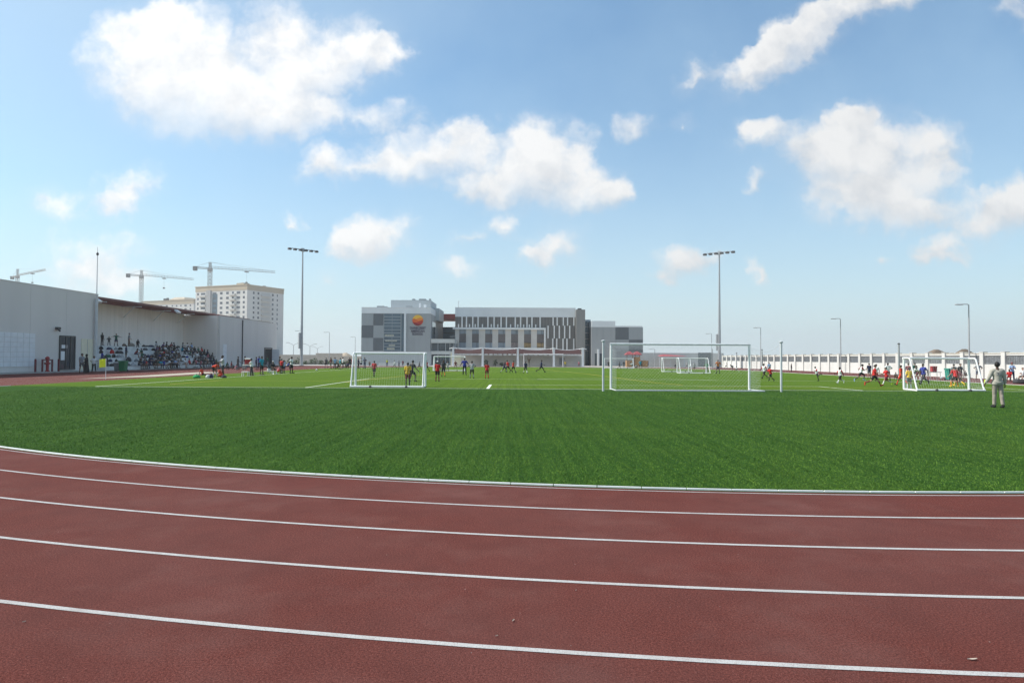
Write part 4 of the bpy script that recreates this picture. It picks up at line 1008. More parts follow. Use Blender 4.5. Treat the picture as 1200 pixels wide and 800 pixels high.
# ------------------------------------------------------------------ tower cranes
CRANE = mat('crane_grey', (.34, .34, .33), .6, .1, .5)
def lattice(m, a, b, w, bays, r, tri=False):
    a, b = Vector(a), Vector(b); d = (b-a).normalized(); s = d.cross(Vector((0, 0, 1)))
    if s.length < .1: s = Vector((1, 0, 0))
    s.normalize(); t = s.cross(d).normalized()
    cs = [s*w/2+t*w/2, -s*w/2+t*w/2, -s*w/2-t*w/2, s*w/2-t*w/2] if not tri else [s*w/2, -s*w/2, t*w*1.1 if t.z > 0 else -t*w*1.1]
    n = len(cs)
    for c in cs: m.tube(a+c, b+c, r, n=4)
    for k in range(bays):
        p, q = a.lerp(b, k/bays), a.lerp(b, (k+1)/bays)
        for i in range(n):
            j = (i+1) % n
            m.tube(p+cs[i], q+cs[j], r*.6, n=4); m.tube(p+cs[i], p+cs[j], r*.6, n=4)
def crane(mast_px, jib_py, Y, tip_px, tip_py, apex_py, back_px, label, w=2.0, hook=.55):
    base = at(mast_px, jib_py, Y); h = base.z
    d = ray(tip_px, tip_py); t = (h-CAMH)/d.z; tip = Vector((d.x*t, d.y*t, h))
    r = thing('tower_crane', label, 'crane', (base.x, Y, 0), 'tower cranes over the building site'); o = Vector((base.x, Y, 0))
    tip = tip-o; dirv = Vector((tip.x, tip.y, 0)).normalized(); L_ = Vector((tip.x, tip.y, 0)).length
    m = MB(); lattice(m, (0, 0, 0), (0, 0, h), w, int(h/2.4), .16); part('mast', m, CRANE, r)
    m = MB(); lattice(m, dirv*1.0+Vector((0, 0, h+.8)), dirv*L_+Vector((0, 0, h+.8)), 1.3, int(L_/2.2), .11, True); part('jib', m, CRANE, r)
    bd = ray(back_px, jib_py); kb_ = None
    # counter jib: same line, other way; length from the photograph's left end
    best = None
    for l in np.arange(4, 30, .25):
        p = o-dirv*float(l); pr = (p.x*FPX/p.y)
        tgt = (back_px-600)
        if best is None or abs(pr-tgt) < best[0]: best = (abs(pr-tgt), float(l))
    cl = min(max(best[1], 8), 16)
    m = MB(); lattice(m, dirv*-1.0+Vector((0, 0, h+.6)), dirv*-cl+Vector((0, 0, h+.6)), 1.1, 6, .12); cj = part('counter_jib', m, CRANE, r)
    m = MB(); c = dirv*-(cl-1.2); m.box(c.x-1.1, c.x+1.1, c.y-1.1, c.y+1.1, h-1.5, h+1.3); part('counterweight', m, mat('crane_weight', (.20, .20, .20), .8), cj)
    za = at(mast_px, apex_py, Y).z
    m = MB(); lattice(m, (0, 0, h), (0, 0, za), 1.2, 4, .14); m.bevbox(-1.3, 1.3, -1.3, 1.3, h-1.5, h+.9, .2); ax = part('tower_head', m, CRANE, r)
    m = MB()
    for f in (.45, .85): m.tube((0, 0, za), dirv*L_*f+Vector((0, 0, h+2.2)), .07, n=4)
    m.tube((0, 0, za), dirv*-(cl-1)+Vector((0, 0, h+1)), .09, n=4); part('stay_cable', m, CRANE, r)
    m = MB(); c = dirv*L_*hook; m.tube(c+Vector((0, 0, h)), c+Vector((0, 0, h-7)), .05, n=4); m.box(c.x-.6, c.x+.6, c.y-.6, c.y+.6, h-8, h-7); m.box(c.x-1.1, c.x+1.1, c.y-1.1, c.y+1.1, h-.3, h+.3); part('hook', m, mat('crane_weight', (.20, .20, .20)), r)
crane(246.2, 315.6, 462, 322.5, 321, 307.0, 225, 'tower crane rising behind the tall white apartment block')
crane(165.8, 324.0, 520, 227, 329.2, 316.5, 146.5, 'middle tower crane above the lower apartment block', hook=.42)
crane(20.5, 324.2, 600, 53.5, 317.8, 315.0, 12, 'tower crane farthest left over the pavilion roof')

# ------------------------------------------------------------------ people
def rounded(m, p0, p1, r0, r1, n=12):
    "closed tapered limb with round ends"
    p0, p1 = Vector(p0), Vector(p1); d = p1-p0; L_ = max(d.length, 1e-5); d = d/L_
    a = d.orthogonal().normalized(); b = d.cross(a); rs = []
    prof = [(-r0*math.cos(t), max(r0*math.sin(t), .002)) for t in (0, PI/6, PI/3, PI/2)]+[(L_+r1*math.sin(t), max(r1*math.cos(t), .002)) for t in (0, PI/6, PI/3, PI/2)]
    for z, r in prof: rs.append([tuple(p0+d*z+(a*math.cos(t)+b*math.sin(t))*r) for t in [2*PI*i/n for i in range(n)]])
    m.rings(rs)
def ellipsoid(m, c, ax, R=None, n=14, k=9):
    c = Vector(c); rs = []
    for i in range(k+1):
        t = PI*i/k; s_, z = max(math.sin(t), .01), -math.cos(t); ring = []
        for j in range(n):
            v = Vector((ax[0]*s_*math.cos(2*PI*j/n), ax[1]*s_*math.sin(2*PI*j/n), ax[2]*z))
            ring.append(tuple(c+(R @ v if R else v)))
        rs.append(ring)
    m.rings(rs)
def rot(ax, deg): return Matrix.Rotation(math.radians(deg), 3, ax)

# pose: lean, twist, head nod/turn, arms L/R (flex, abd, elbow, inward), legs L/R (flex, abd, knee, foot)
ST = (4, 4, 3, 0)
POSES = {
 'stand': dict(arms=((5, 9, 14, 8), (3, 9, 12, 8)), legs=((2, 4, 3, 0), (-2, 4, 2, 0))),
 'stand_relaxed': dict(lean=3, twist=8, arms=((14, 10, 40, 16), (0, 10, 14, 8)), legs=((10, 6, 10, 0), (-4, 5, 2, 0)), turn=18),
 'hips': dict(arms=((-22, 46, 92, 78), (-22, 46, 92, 78)), legs=((3, 8, 3, 0), (-3, 8, 3, 0))),
 'folded': dict(lean=-2, arms=((30, 10, 88, 62), (26, 10, 92, 66)), legs=((2, 5, 2, 0), (-2, 5, 2, 0))),
 'walk': dict(lean=4, arms=((-24, 8, 18, 6), (26, 8, 28, 6)), legs=((26, 3, 8, 4), (-22, 3, 24, -18))),
 'stride': dict(lean=6, arms=((-34, 10, 34, 6), (36, 10, 50, 8)), legs=((38, 3, 14, 6), (-28, 4, 40, -26))),
 'run': dict(lean=16, arms=((-48, 14, 88, 8), (44, 12, 96, 14)), legs=((62, 3, 74, -8), (-26, 4, 30, -34))),
 'run_kick': dict(lean=18, arms=((46, 20, 84, 12), (-50, 22, 80, 8)), legs=((-8, 4, 8, 0), (-40, 6, 84, -30))),
 'ready': dict(lean=22, arms=((24, 26, 42, 4), (24, 26, 42, 4)), legs=((44, 15, 62, 8), (44, 15, 62, 8))),
 'arms_out': dict(lean=2, arms=((10, 74, 14, 0), (10, 74, 14, 0)), legs=((4, 8, 5, 0), (-4, 8, 5, 0))),
 'arms_mid': dict(lean=4, arms=((6, 36, 22, 10), (6, 36, 22, 10)), legs=((12, 6, 8, 0), (-10, 6, 10, -4))),
 'bend': dict(lean=72, arms=((70, 10, 20, 10), (66, 10, 16, 10)), legs=((28, 9, 26, 4), (20, 9, 22, 4)), nod=-20),
 'crouch': dict(lean=40, arms=((62, 8, 34, 14), (52, 8, 30, 14)), legs=((108, 14, 128, 16), (84, 12, 132, 44)), nod=-10),
 'kneel': dict(lean=28, arms=((40, 6, 46, 14), (40, 6, 46, 14)), legs=((70, 8, 160, 40), (70, 8, 160, 40)), nod=-6),
 'sit': dict(lean=10, arms=((34, 6, 52, 18), (34, 6, 52, 18)), legs=((86, 7, 84, 0), (84, 8, 86, 0))),
 'sit_lean': dict(lean=34, arms=((64, 4, 58, 22), (58, 4, 64, 22)), legs=((84, 10, 88, 0), (88, 10, 84, 0)), nod=-22),
 'sit_turn': dict(lean=4, twist=28, turn=34, arms=((16, 24, 40, 8), (40, 8, 50, 22)), legs=((84, 4, 74, 0), (82, 10, 90, 0))),
 'sit_back': dict(lean=-12, arms=((-34, 16, 10, 4), (-30, 16, 12, 4)), legs=((80, 9, 60, 0), (84, 6, 70, 0))),
 'sit_ground': dict(lean=-16, arms=((-38, 14, 8, 2), (-36, 14, 8, 2)), legs=((84, 8, 22, 10), (96, 8, 62, 16))),
 'sit_knees': dict(lean=30, arms=((66, 8, 30, 18), (66, 8, 30, 18)), legs=((122, 8, 128, 6), (122, 8, 128, 6)), nod=-8),
 'carry': dict(lean=5, arms=((48, 8, 46, 24), (50, 8, 44, 24)), legs=((6, 5, 6, 0), (-6, 5, 6, 0)), nod=-14),
 'robe': dict(arms=((12, 8, 36, 26), (10, 8, 32, 26)), legs=((0, 3, 0, 0), (0, 3, 0, 0)), robe=True),
 'away_gesture': dict(lean=2, twist=-6, turn=-20, arms=((-4, 24, 18, -2), (2, 12, 16, 4)), legs=((5, 1.5, 5, 0), (-6, 2.5, 5, 0))),
 'jump': dict(lean=8, arms=((150, 20, 12, 0), (164, 16, 8, 0)), legs=((10, 8, 24, -30), (-14, 8, 40, -30))),
}
BODY = {}
def build_pose(key):
    if key in BODY: return BODY[key]
    P = POSES[key]; prims = []                              # (tag, p0, p1, r0, r1)
    T = rot('Z', P.get('twist', 0)) @ rot('X', P.get('lean', 0))
    H0 = Vector((0, 0, .93)); U = lambda x, y, z: H0+T @ Vector((x, y, z))
    sh = {}
    m = MB()
    ellipsoid(m, U(0, .005, .02), (.158, .112, .125), T); prims.append(('hip', U(-.06, 0, .0), U(.06, 0, .0), .11, .11))
    rounded(m, U(0, 0, .05), U(0, 0, .28), .118, .128); ellipsoid(m, U(0, .0, .17), (.138, .10, .15), T); prims.append(('torso', U(0, 0, .09), U(0, 0, .30), .13, .14))
    ellipsoid(m, U(0, .0, .345), (.168, .112, .17), T); prims.append(('torso', U(-.06, 0, .36), U(.06, 0, .36), .12, .12))
    rounded(m, U(-.150, .01, .452), U(.150, .01, .452), .062, .062); prims.append(('torso', U(-.14, 0, .45), U(.14, 0, .45), .06, .06))
    NT = T @ rot('X', P.get('lean', 0)*-.45) if P.get('lean', 0) > 0 else T
    nk0, nk1 = U(0, .01, .47), U(0, .01, .47)+NT @ Vector((0, -.012, .10)); rounded(m, nk0, nk1, .058, .052); prims.append(('neck', nk0, nk1, .055, .05))
    HR = rot('Z', P.get('turn', 0)) @ NT @ rot('X', P.get('lean', 0)*-.35-P.get('nod', 0)*-.6)
    hc = nk1+HR @ Vector((0, -.012, .105)); hp = lambda x, y, z: hc+HR @ Vector((x, y, z))
    ellipsoid(m, hp(0, .008, .022), (.077, .097, .098), HR); ellipsoid(m, hp(0, -.022, -.045), (.058, .068, .066), HR)
    rounded(m, hp(0, -.088, .012), hp(0, -.106, -.026), .009, .015, 8)                      # nose
    rounded(m, hp(-.02, -.084, -.062), hp(.02, -.084, -.062), .010, .010, 8)                 # lips
    rounded(m, hp(-.04, -.080, .038), hp(.04, -.080, .038), .014, .014, 8)                   # brow
    for s in (-1, 1): ellipsoid(m, hp(s*.078, .012, -.008), (.012, .022, .032), HR, 8, 6)      # ears
    prims.append(('head', hp(0, 0, -.04), hp(0, 0, .03), .075, .085))
    hands = []
    for s, (f, a, e, inw) in zip((1, -1), P['arms']):
        def dv(ang, abd):
            ang, abd = math.radians(ang), math.radians(abd)
            return T @ Vector((math.sin(abd)*s, -math.sin(ang)*math.cos(abd), -math.cos(ang)*math.cos(abd)))
        S = U(s*.183, .008, .435); E_ = S+dv(f, a)*.275; W = E_+dv(f+e, a-inw)*.245; D = (W-E_).normalized()
        rounded(m, S, E_, .055, .041); rounded(m, E_, W, .041, .027)
        prims.append(('uarm', S, E_, .052, .04)); prims.append(('farm', E_, W, .04, .028))
        hands.append((W, D, s))
        palm = W+D*.045; side = (T @ Vector((s, 0, 0))).cross(D).normalized()
        Rm = Matrix((side.cross(D), side, D)).transposed(); ellipsoid(m, palm, (.017, .040, .052), Rm, 10, 7); prims.append(('hand', W+D*.02, palm+D*.05, .03, .03))
    LT = rot('Z', P.get('twist', 0)*.2)
    for s, (f, a, k, ft) in zip((1, -1), P['legs']):
        def dv(ang, abd):
            ang, abd = math.radians(ang), math.radians(abd)
            return LT @ Vector((math.sin(abd)*s, -math.sin(ang)*math.cos(abd), -math.cos(ang)*math.cos(abd)))
        Hp = H0+LT @ Vector((s*.088, 0, -.035)); K = Hp+dv(f, a)*.425; A = K+dv(f-k, a*.6)*.41
        rounded(m, Hp, K, .088, .056); rounded(m, K, A, .054, .035); c = K.lerp(A, .3)+ (K-Hp).normalized()*-.0
        fd0 = dv(f-k, 0); back = Vector((0, 1, 0)) if abs(fd0.y) < .99 else Vector((0, 0, 1))
        rounded(m, K.lerp(A, .12)+back*.018, K.lerp(A, .45)+back*.014, .045, .038)           # calf
        prims.append(('thigh', Hp, K, .085, .057)); prims.append(('shank', K, A, .055, .036))
        fdv = dv(f-k+90+ft, a*.6+4); toe = A+fd0*.045+fdv*.175; heel = A+fd0*.042-fdv*.03
        rounded(m, heel, toe, .040, .032); rounded(m, A, heel+fdv*.05, .036, .036); prims.append(('foot', heel, toe, .042, .036))
    if P.get('robe'):
        m.rings([[(r*1.0*math.cos(t), r*.78*math.sin(t), z) for t in [2*PI*i/20 for i in range(20)]] for r, z in ((.30, .04), (.30, .06), (.25, .45), (.19, .85), (.17, 1.05), (.165, 1.2))]); prims.append(('robe', Vector((0, 0, .05)), Vector((0, 0, .85)), .28, .18))
    # one continuous skin
    me = m.mesh('tmp'); o = bpy.data.objects.new('tmp', me); COL.objects.link(o)
    rm = o.modifiers.new('r', 'REMESH'); rm.mode = 'VOXEL'; rm.voxel_size = .0165
    sm = o.modifiers.new('s', 'SMOOTH'); sm.factor = .5; sm.iterations = 3
    dg = bpy.context.evaluated_depsgraph_get(); bm_ = bpy.data.meshes.new_from_object(o.evaluated_get(dg)); bpy.data.objects.remove(o, do_unlink=True)
    nv = len(bm_.vertices); co = np.empty(nv*3); bm_.vertices.foreach_get('co', co); co = co.reshape(-1, 3)
    no = np.empty(nv*3); bm_.vertices.foreach_get('normal', no); no = no.reshape(-1, 3)
    faces = [tuple(p.vertices) for p in bm_.polygons]; bpy.data.meshes.remove(bm_)
    best = np.full(nv, 1e9); tg = np.zeros(nv, int); tt = np.zeros(nv)
    for i, (tag_, p0, p1, r0, r1) in enumerate(prims):
        p0, p1 = np.array(p0), np.array(p1); d = p1-p0; L2 = max(d @ d, 1e-9)
        t = np.clip((co-p0) @ d/L2, 0, 1); dist = np.linalg.norm(co-(p0+t[:, None]*d), axis=1)-(r0+(r1-r0)*t)
        u = dist < best; best[u] = dist[u]; tg[u] = i; tt[u] = t[u]
    names = np.array([p[0] for p in prims])[tg]
    hl = (co-np.array(hc)) @ np.array(HR)                  # head coordinates
    # fingers: five tapered bent tubes rooted in each palm
    fm = MB()
    for W, D, s in hands:
        side = (T @ Vector((s, 0, 0))).cross(D).normalized(); inn = side.cross(D).normalized()*1
        if inn.dot(T @ Vector((-s, 0, 0))) < 0: inn = -inn
        for k, (off, ln_) in enumerate(((-.027, .068), (-.009, .078), (.009, .073), (.026, .056))):
            b0 = W+D*.078+side*off; b1 = b0+D*ln_*.5+inn*.006; b2 = b1+D*ln_*.36+inn*.022
            fm.path([b0-D*.02, b0, b1, b2], [.0088, .0092, .0082, .0062], 6)
        t0 = W+D*.03-side*.034; fm.path([t0+side*.01, t0-side*.010+D*.01, t0-side*.026+D*.036+inn*.008, t0-side*.028+D*.060+inn*.014], [.011, .011, .0095, .007], 6)
    fn = len(fm.v); z0 = co[:, 2].min()
    BODY[key] = dict(co=co, no=no, faces=faces, names=names, t=tt, hl=hl, fv=np.array(fm.v), ff=fm.f, z0=z0, hands=hands, H0=H0, T=T, U=U, hc=hc, HR=HR, meshes={})
    return BODY[key]
EYE = mat('eye_dark', (.02, .015, .012), .3, .05)
def body_mesh(key):
    B = build_pose(key)
    if 'body' in B['meshes']: return B['meshes']['body']
    v = np.vstack([B['co'], B['fv']])-np.array((0, 0, B['z0'])); n = len(B['co'])
    me = bpy.data.meshes.new('person_body'); me.from_pydata(v.tolist(), [], B['faces']+[tuple(i+n for i in f) for f in B['ff']])
    me.polygons.foreach_set('use_smooth', [True]*len(me.polygons)); me.materials.append(EYE); me.materials.append(EYE)
    hl = B['hl']; eye = (np.abs(np.abs(hl[:, 0])-.033) < .014) & (np.abs(hl[:, 2]-.008) < .011) & (hl[:, 1] < -.06) & (B['names'] == 'head')
    mi = [1 if all(eye[i] for i in f) else 0 for f in B['faces']]+[0]*len(B['ff']); me.polygons.foreach_set('material_index', mi)
    me.update(); B['meshes']['body'] = me; return me
def garment(key, kind):
    B = build_pose(key)
    if kind in B['meshes']: return B['meshes'][kind]
    n, t, hl = B['names'], B['t'], B['hl']; I = lambda *a: np.isin(n, a)
    co, no = B['co'], B['no']
    off = np.full(len(co), .010)
    if kind == 'shirt': sel = I('torso', 'hip') | (I('uarm') & (t < .8)); off[:] = .017; off[I('hip')] = .026; off[I('uarm')] = .020
    elif kind == 'jacket': sel = I('torso', 'hip') | I('uarm') | (I('farm') & (t < .93)) | (I('thigh') & (t < .10)); off[:] = .026; off[I('hip')] = .040; off[I('thigh')] = .045
    elif kind == 'long_shirt': sel = I('torso', 'hip') | I('uarm') | (I('farm') & (t < .93)); off[:] = .017; off[I('hip')] = .026
    elif kind == 'bib': sel = I('torso') | (I('hip')); off[:] = .030; off[I('hip')] = .036
    elif kind == 'shorts': sel = I('hip') | (I('thigh') & (t < .80)); off[:] = .012; q_ = I('thigh'); off[q_] = .012+.022*t[q_]
    elif kind == 'trousers': sel = I('hip', 'thigh') | (I('shank') & (t < .97)); off[:] = .016; q_ = I('shank'); off[q_] = .018+.012*t[q_]
    elif kind == 'socks': sel = (I('shank') & (t > .22)) | I('foot'); off[:] = .006
    elif kind == 'shoes': sel = I('foot'); off[:] = .012
    elif kind == 'hair': sel = I('head') & ((hl[:, 2] > .055) | ((hl[:, 1] > .015) & (hl[:, 2] > -.045)) | ((hl[:, 1] > -.035) & (hl[:, 2] > .03))); off[:] = .014
    elif kind == 'long_hair': sel = (I('head') & ((hl[:, 2] > .055) | ((hl[:, 1] > -.01) & (hl[:, 2] > -.14)))) | (I('neck') & (hl[:, 1] > .0)); off[:] = .022
    elif kind == 'cap': sel = I('head') & (hl[:, 2] > .045); off[:] = .020
    elif kind == 'headscarf': sel = (I('head') & ((hl[:, 1] > -.055) | (hl[:, 2] > .07))) | I('neck'); off[:] = .022
    elif kind == 'robe': sel = ~I('head', 'neck', 'hand', 'foot'); off[:] = .014
    elif kind == 'emblem':
        tl = (co-np.array(B['H0'])) @ np.array(B['T'])
        sel = I('torso') & (np.abs(tl[:, 0]+.01) < .085) & (np.abs(tl[:, 2]-.33) < .07) & (tl[:, 1] > .03); off[:] = .030
    idx = -np.ones(len(co), int); fs = []
    for f in B['faces']:
        if all(sel[i] for i in f): fs.append(f)
    use = sorted({i for f in fs for i in f}); idx[use] = np.arange(len(use))
    v = co[use]+no[use]*off[use][:, None]-np.array((0, 0, B['z0']))
    vin = co[use]+no[use]*.002-np.array((0, 0, B['z0']))                 # inner side so that hems have thickness
    V_ = v.tolist(); F_ = [tuple(int(idx[i]) for i in f) for f in fs]
    edge = {}
    for f in F_:
        for i in range(len(f)):
            e = (f[i], f[(i+1) % len(f)]); edge[tuple(sorted(e))] = (edge[tuple(sorted(e))][0]+1, e) if tuple(sorted(e)) in edge else (1, e)
    nb = len(V_); V_ += vin.tolist()
    for c, e in edge.values():
        if c == 1: F_.append((e[1], e[0], e[0]+nb, e[1]+nb))
    me = bpy.data.meshes.new(kind); me.from_pydata(V_, [], F_); me.polygons.foreach_set('use_smooth', [True]*len(me.polygons)); me.materials.append(EYE); me.update()
    B['meshes'][kind] = me; return me
CLOTH = {'red': (.50, .022, .020), 'orangered': (.62, .055, .022), 'maroon': (.17, .018, .026), 'black': (.014, .014, .016), 'charcoal': (.045, .045, .05), 'grey': (.26, .27, .28), 'dark grey': (.10, .105, .11),
 'light grey': (.40, .40, .41), 'navy': (.016, .022, .07), 'blue': (.02, .05, .33), 'royal blue': (.018, .03, .26), 'light blue': (.30, .42, .62), 'teal': (.008, .26, .36), 'green': (.015, .30, .09), 'dark green': (.015, .10, .06),
 'yellow': (.72, .46, .015), 'hi-vis yellow': (.62, .72, .04), 'white': (.72, .72, .71), 'orange': (.60, .17, .02), 'pink': (.50, .16, .19), 'brown': (.12, .07, .045), 'beige': (.38, .355, .30), 'tan': (.30, .26, .215), 'purple': (.10, .05, .16), 'lime': (.5, .75, .03)}
SKIN = {'dark': (.085, .045, .028), 'brown': (.20, .11, .07), 'light': (.42, .25, .18)}
def cm(c): return mat('cloth_'+c.replace(' ', '_').replace('-', '_'), CLOTH[c], .85, .12, 9)
def sm_(c): return mat('skin_'+c, SKIN[c], .6, .08, 14)
HAIRM = mat('hair_dark', (.012, .010, .009), .7, .2, 30)
STRIPE = None
def person(x, y, z, h, pose, face, label, top='red', bottom='black', socks=None, shoes='black', skin='brown', hair='hair', topkind='shirt', botkind='shorts', bib=None, cap=None, group=None, emblem=False, hairc=None):
    B = build_pose(pose); me = body_mesh(pose); o = bpy.data.objects.new('person', me); COL.objects.link(o)
    s = h/1.735
    o.location = (x, y, z); o.rotation_euler = (0, 0, math.radians(face)); o.scale = (s, s, s); tag(o, label, 'person', group)
    o.material_slots[0].link = 'OBJECT'; o.material_slots[0].material = sm_(skin)
    def add(kind, mm, nm=None):
        c = bpy.data.objects.new(nm or kind, garment(pose, kind)); COL.objects.link(c); c.parent = o
        c.material_slots[0].link = 'OBJECT'; c.material_slots[0].material = mm; return c
    if pose == 'robe':
        add('robe', cm(top)); add('headscarf', cm(top))
    else:
        add(botkind, cm(bottom)); add(topkind, cm(top))
        if bib: add('bib', bib if not isinstance(bib, str) else cm(bib))
        if hair == 'scarf': add('headscarf', cm(hairc or 'black'))
        else: add('long_hair' if hair == 'long' else 'hair', HAIRM if not hairc else cm(hairc), 'hair')
        if cap: add('cap', cm(cap))
        if socks: add('socks', cm(socks))
    add('shoes', cm(shoes))
    if emblem: add('emblem', emblem)
    return o
def stripe_mat():
    m, N, L, noise, rng, mix, mth, bump, b = node_mat('yellow_black_stripes')
    tc = N.new('ShaderNodeTexCoord'); s = N.new('ShaderNodeSeparateXYZ'); L.new(tc.outputs['Object'], s.inputs[0])
    w = mth('GREATER_THAN', mth('SINE', mth('MULTIPLY', s.outputs[0], 70.0), 0), .25)
    c = mix(w, (.74, .46, .012), (.16, .10, .012)); L.new(c, b.inputs['Base Color']); b.inputs['Roughness'].default_value = .8; return m
def emblem_mat():
    m, N, L, noise, rng, mix, mth, bump, b = node_mat('printed_emblem')
    c = mix(rng(noise(26, 2), .46, .52), (.38, .355, .30), (.09, .10, .11)); L.new(c, b.inputs['Base Color']); b.inputs['Roughness'].default_value = .85; return m

PITCHGRP, SIDEGRP, STANDGRP = 'players on the pitch', 'people along the touchlines', 'spectators in the grandstand'
def P_(px, py, ph, pose, face, label, grp=PITCHGRP, z=0.0, **kw):
    x, y = gnd(px, py, z); B = build_pose(pose)
    top = max(B['co'][:, 2].max(), 0)-B['z0']                # posed height of the 1.735 m figure
    h = ph*y/FPX/top*1.735; h = min(max(h, 1.0), 1.9)
    return person(x, y, z, h, pose, face, label, group=grp, **kw)
A_, F_, L_r, R_r = 180, 0, -90, 90      # away, towards the camera, left, right
# --- pavilion corner
P_(95.6, 436.6, 22.5, 'stand_relaxed', 60, 'man in grey T-shirt and dark shorts standing in front of the cream door', SIDEGRP, top='grey', bottom='dark grey', skin='brown')
P_(101.2, 436.8, 22, 'robe', -50, 'woman in a long black robe and headscarf beside the cream door', SIDEGRP, top='black')
P_(110, 435.6, 18.5, 'hips', 20, 'child in white shirt and dark trousers by the pavilion corner', SIDEGRP, top='white', bottom='black', botkind='trousers', hair='long')
# --- resting group on the left touchline
P_(237.5, 442.4, 12.2, 'sit_ground', 78, 'player in orange-red shirt sitting on the turf leaning back', SIDEGRP, top='orangered', bottom='black', socks='black')
P_(250.0, 441.3, 17, 'bend', 75, 'player in bright red shirt bending over the bags', SIDEGRP, top='orangered', bottom='black', socks='white')
P_(259.5, 442.3, 12, 'kneel', -70, 'player in orange-red kit kneeling on the turf', SIDEGRP, top='orangered', bottom='orangered', socks='red')
P_(261.0, 441.4, 25, 'carry', -55, 'adult in grey T-shirt and dark shorts stooping over the kneeling player', SIDEGRP, top='light grey', bottom='charcoal', skin='dark')
# --- drinks stand group
P_(294.6, 440.2, 20.2, 'carry', -80, 'person in white shirt lifting the red cooler box', SIDEGRP, top='white', bottom='charcoal', botkind='trousers', skin='dark')
P_(306.6, 439.3, 22, 'stand', 70, 'man in teal shirt and dark shorts standing on the left touchline', SIDEGRP, top='teal', bottom='black', skin='dark')
P_(319.0, 438.3, 15.3, 'sit', 55, 'person in black with white cap sitting on a folding chair', SIDEGRP, top='black', bottom='black', socks='white', shoes='white', cap='white')
P_(325.6, 437.4, 9.5, 'sit_knees', 90, 'child in pink crouching beside the folding chair', SIDEGRP, top='pink', bottom='red')
P_(327.6, 435.2, 17.5, 'stand', 100, 'youth in dark shirt standing behind the maroon-shirted boy', SIDEGRP, top='charcoal', bottom='dark grey')
P_(329.8, 437.0, 16.8, 'stand_relaxed', 150, 'boy in dark red shirt and black shorts near the folding chair', SIDEGRP, top='red', bottom='black', socks='grey')
P_(332.6, 437.0, 15.2, 'stand', 170, 'boy in navy and light blue kit beside the dark red shirt', SIDEGRP, top='light blue', bottom='navy', socks='navy')
P_(341.6, 437.3, 19.4, 'hips', 80, 'man in white shirt and black shorts alone on the left touchline', SIDEGRP, top='white', bottom='black', socks='black', skin='dark')
for (px, py, ph, pose, f, top, bot, lb) in (
   (265.0, 433.0, 9, 'sit_lean', 60, 'dark green', 'black', 'person in dark green sitting at the near end of the right pavilion wall'),
   (271.0, 432.5, 9.5, 'sit_turn', 70, 'maroon', 'charcoal', 'person in maroon sitting against the right pavilion wall'),
   (275.6, 433.2, 6.5, 'sit_knees', 80, 'pink', 'grey', 'small child in pink crouched by the pavilion wall'),
   (278.6, 433.0, 15.5, 'stand_relaxed', 90, 'charcoal', 'dark grey', 'person in charcoal standing by the pavilion downpipe'),
   (287.2, 432.6, 15.3, 'stand_relaxed', -100, 'black', 'grey', 'person in black standing behind the red cooler'),
   (300.2, 433.2, 15.0, 'stand', 120, 'navy', 'charcoal', 'person in navy standing behind the teal-shirted man, on his left'),
   (303.6, 433.0, 15.8, 'folded', 60, 'royal blue', 'navy', 'person in royal blue close behind the teal-shirted man'),
   (313.6, 430.2, 13.0, 'stand', 90, 'dark green', 'grey', 'person in dark green standing in the open pavilion doorway'),
   (336.8, 432.3, 8.5, 'sit_lean', 90, 'blue', 'black', 'person in blue sitting beyond the boy in navy')):
    P_(px, py, ph, pose, f, lb, SIDEGRP, top=top, bottom=bot, botkind='trousers', skin='dark')
# --- far left touchline
for (px, py, ph, pose, f, kw, lb) in (
   (382.2, 431.2, 12.0, 'walk', -150, dict(top='dark grey', bottom='black'), 'boy in dark grey walking at the left end of the far touchline crowd'),
   (387.6, 431.8, 13.2, 'stand', 90, dict(top='maroon', bottom='dark grey', skin='light'), 'person in maroon standing next to the boy in dark grey far left'),
   (392.4, 432.5, 13.8, 'stand', 30, dict(top='light blue', bottom='black', botkind='trousers', cap='navy'), 'man in pale blue shirt and black trousers on the far touchline'),
   (395.4, 432.3, 6.8, 'sit_knees', 60, dict(top='black', bottom='black'), 'person in black squatting beside the man in pale blue'),
   (398.8, 432.6, 13.2, 'hips', 120, dict(top='teal', bottom='tan', skin='light'), 'broad man in teal shirt on the far left touchline'),
   (401.8, 431.6, 13.0, 'stand', -60, dict(top='white', bottom='black', botkind='trousers'), 'person in white shirt beside the broad man in teal'),
   (404.6, 431.8, 6.5, 'sit_knees', 40, dict(top='grey', bottom='navy'), 'first seated player in grey near the sand mound'),
   (407.2, 431.2, 6.8, 'sit_knees', 20, dict(top='purple', bottom='grey'), 'seated player in purple before the sand mound'),
   (409.8, 430.8, 12.2, 'stand_relaxed', 10, dict(top='black', bottom='black', botkind='trousers'), 'tall person in black in front of the sand mound'),
   (412.8, 430.8, 11.6, 'stand', -40, dict(top='pink', bottom='black'), 'person in pink just left of the small left goal'),
   (420.0, 431.6, 12.0, 'stand', 70, dict(top='navy', bottom='black', botkind='trousers'), 'person in navy seen through the left side of the small left goal'),
   (423.2, 430.6, 11.2, 'folded', 20, dict(top='white', bottom='navy'), 'person in white inside the outline of the left goal'),
   (427.3, 431.6, 13.0, 'hips', -30, dict(top='navy', bottom='navy', botkind='trousers'), 'big man in navy behind the left goal net'),
   (433.0, 430.6, 7.6, 'stand', 0, dict(top='brown', bottom='black'), 'small child in brown behind the left goal net')):
    P_(px, py, ph, pose, f, lb, SIDEGRP, **kw)
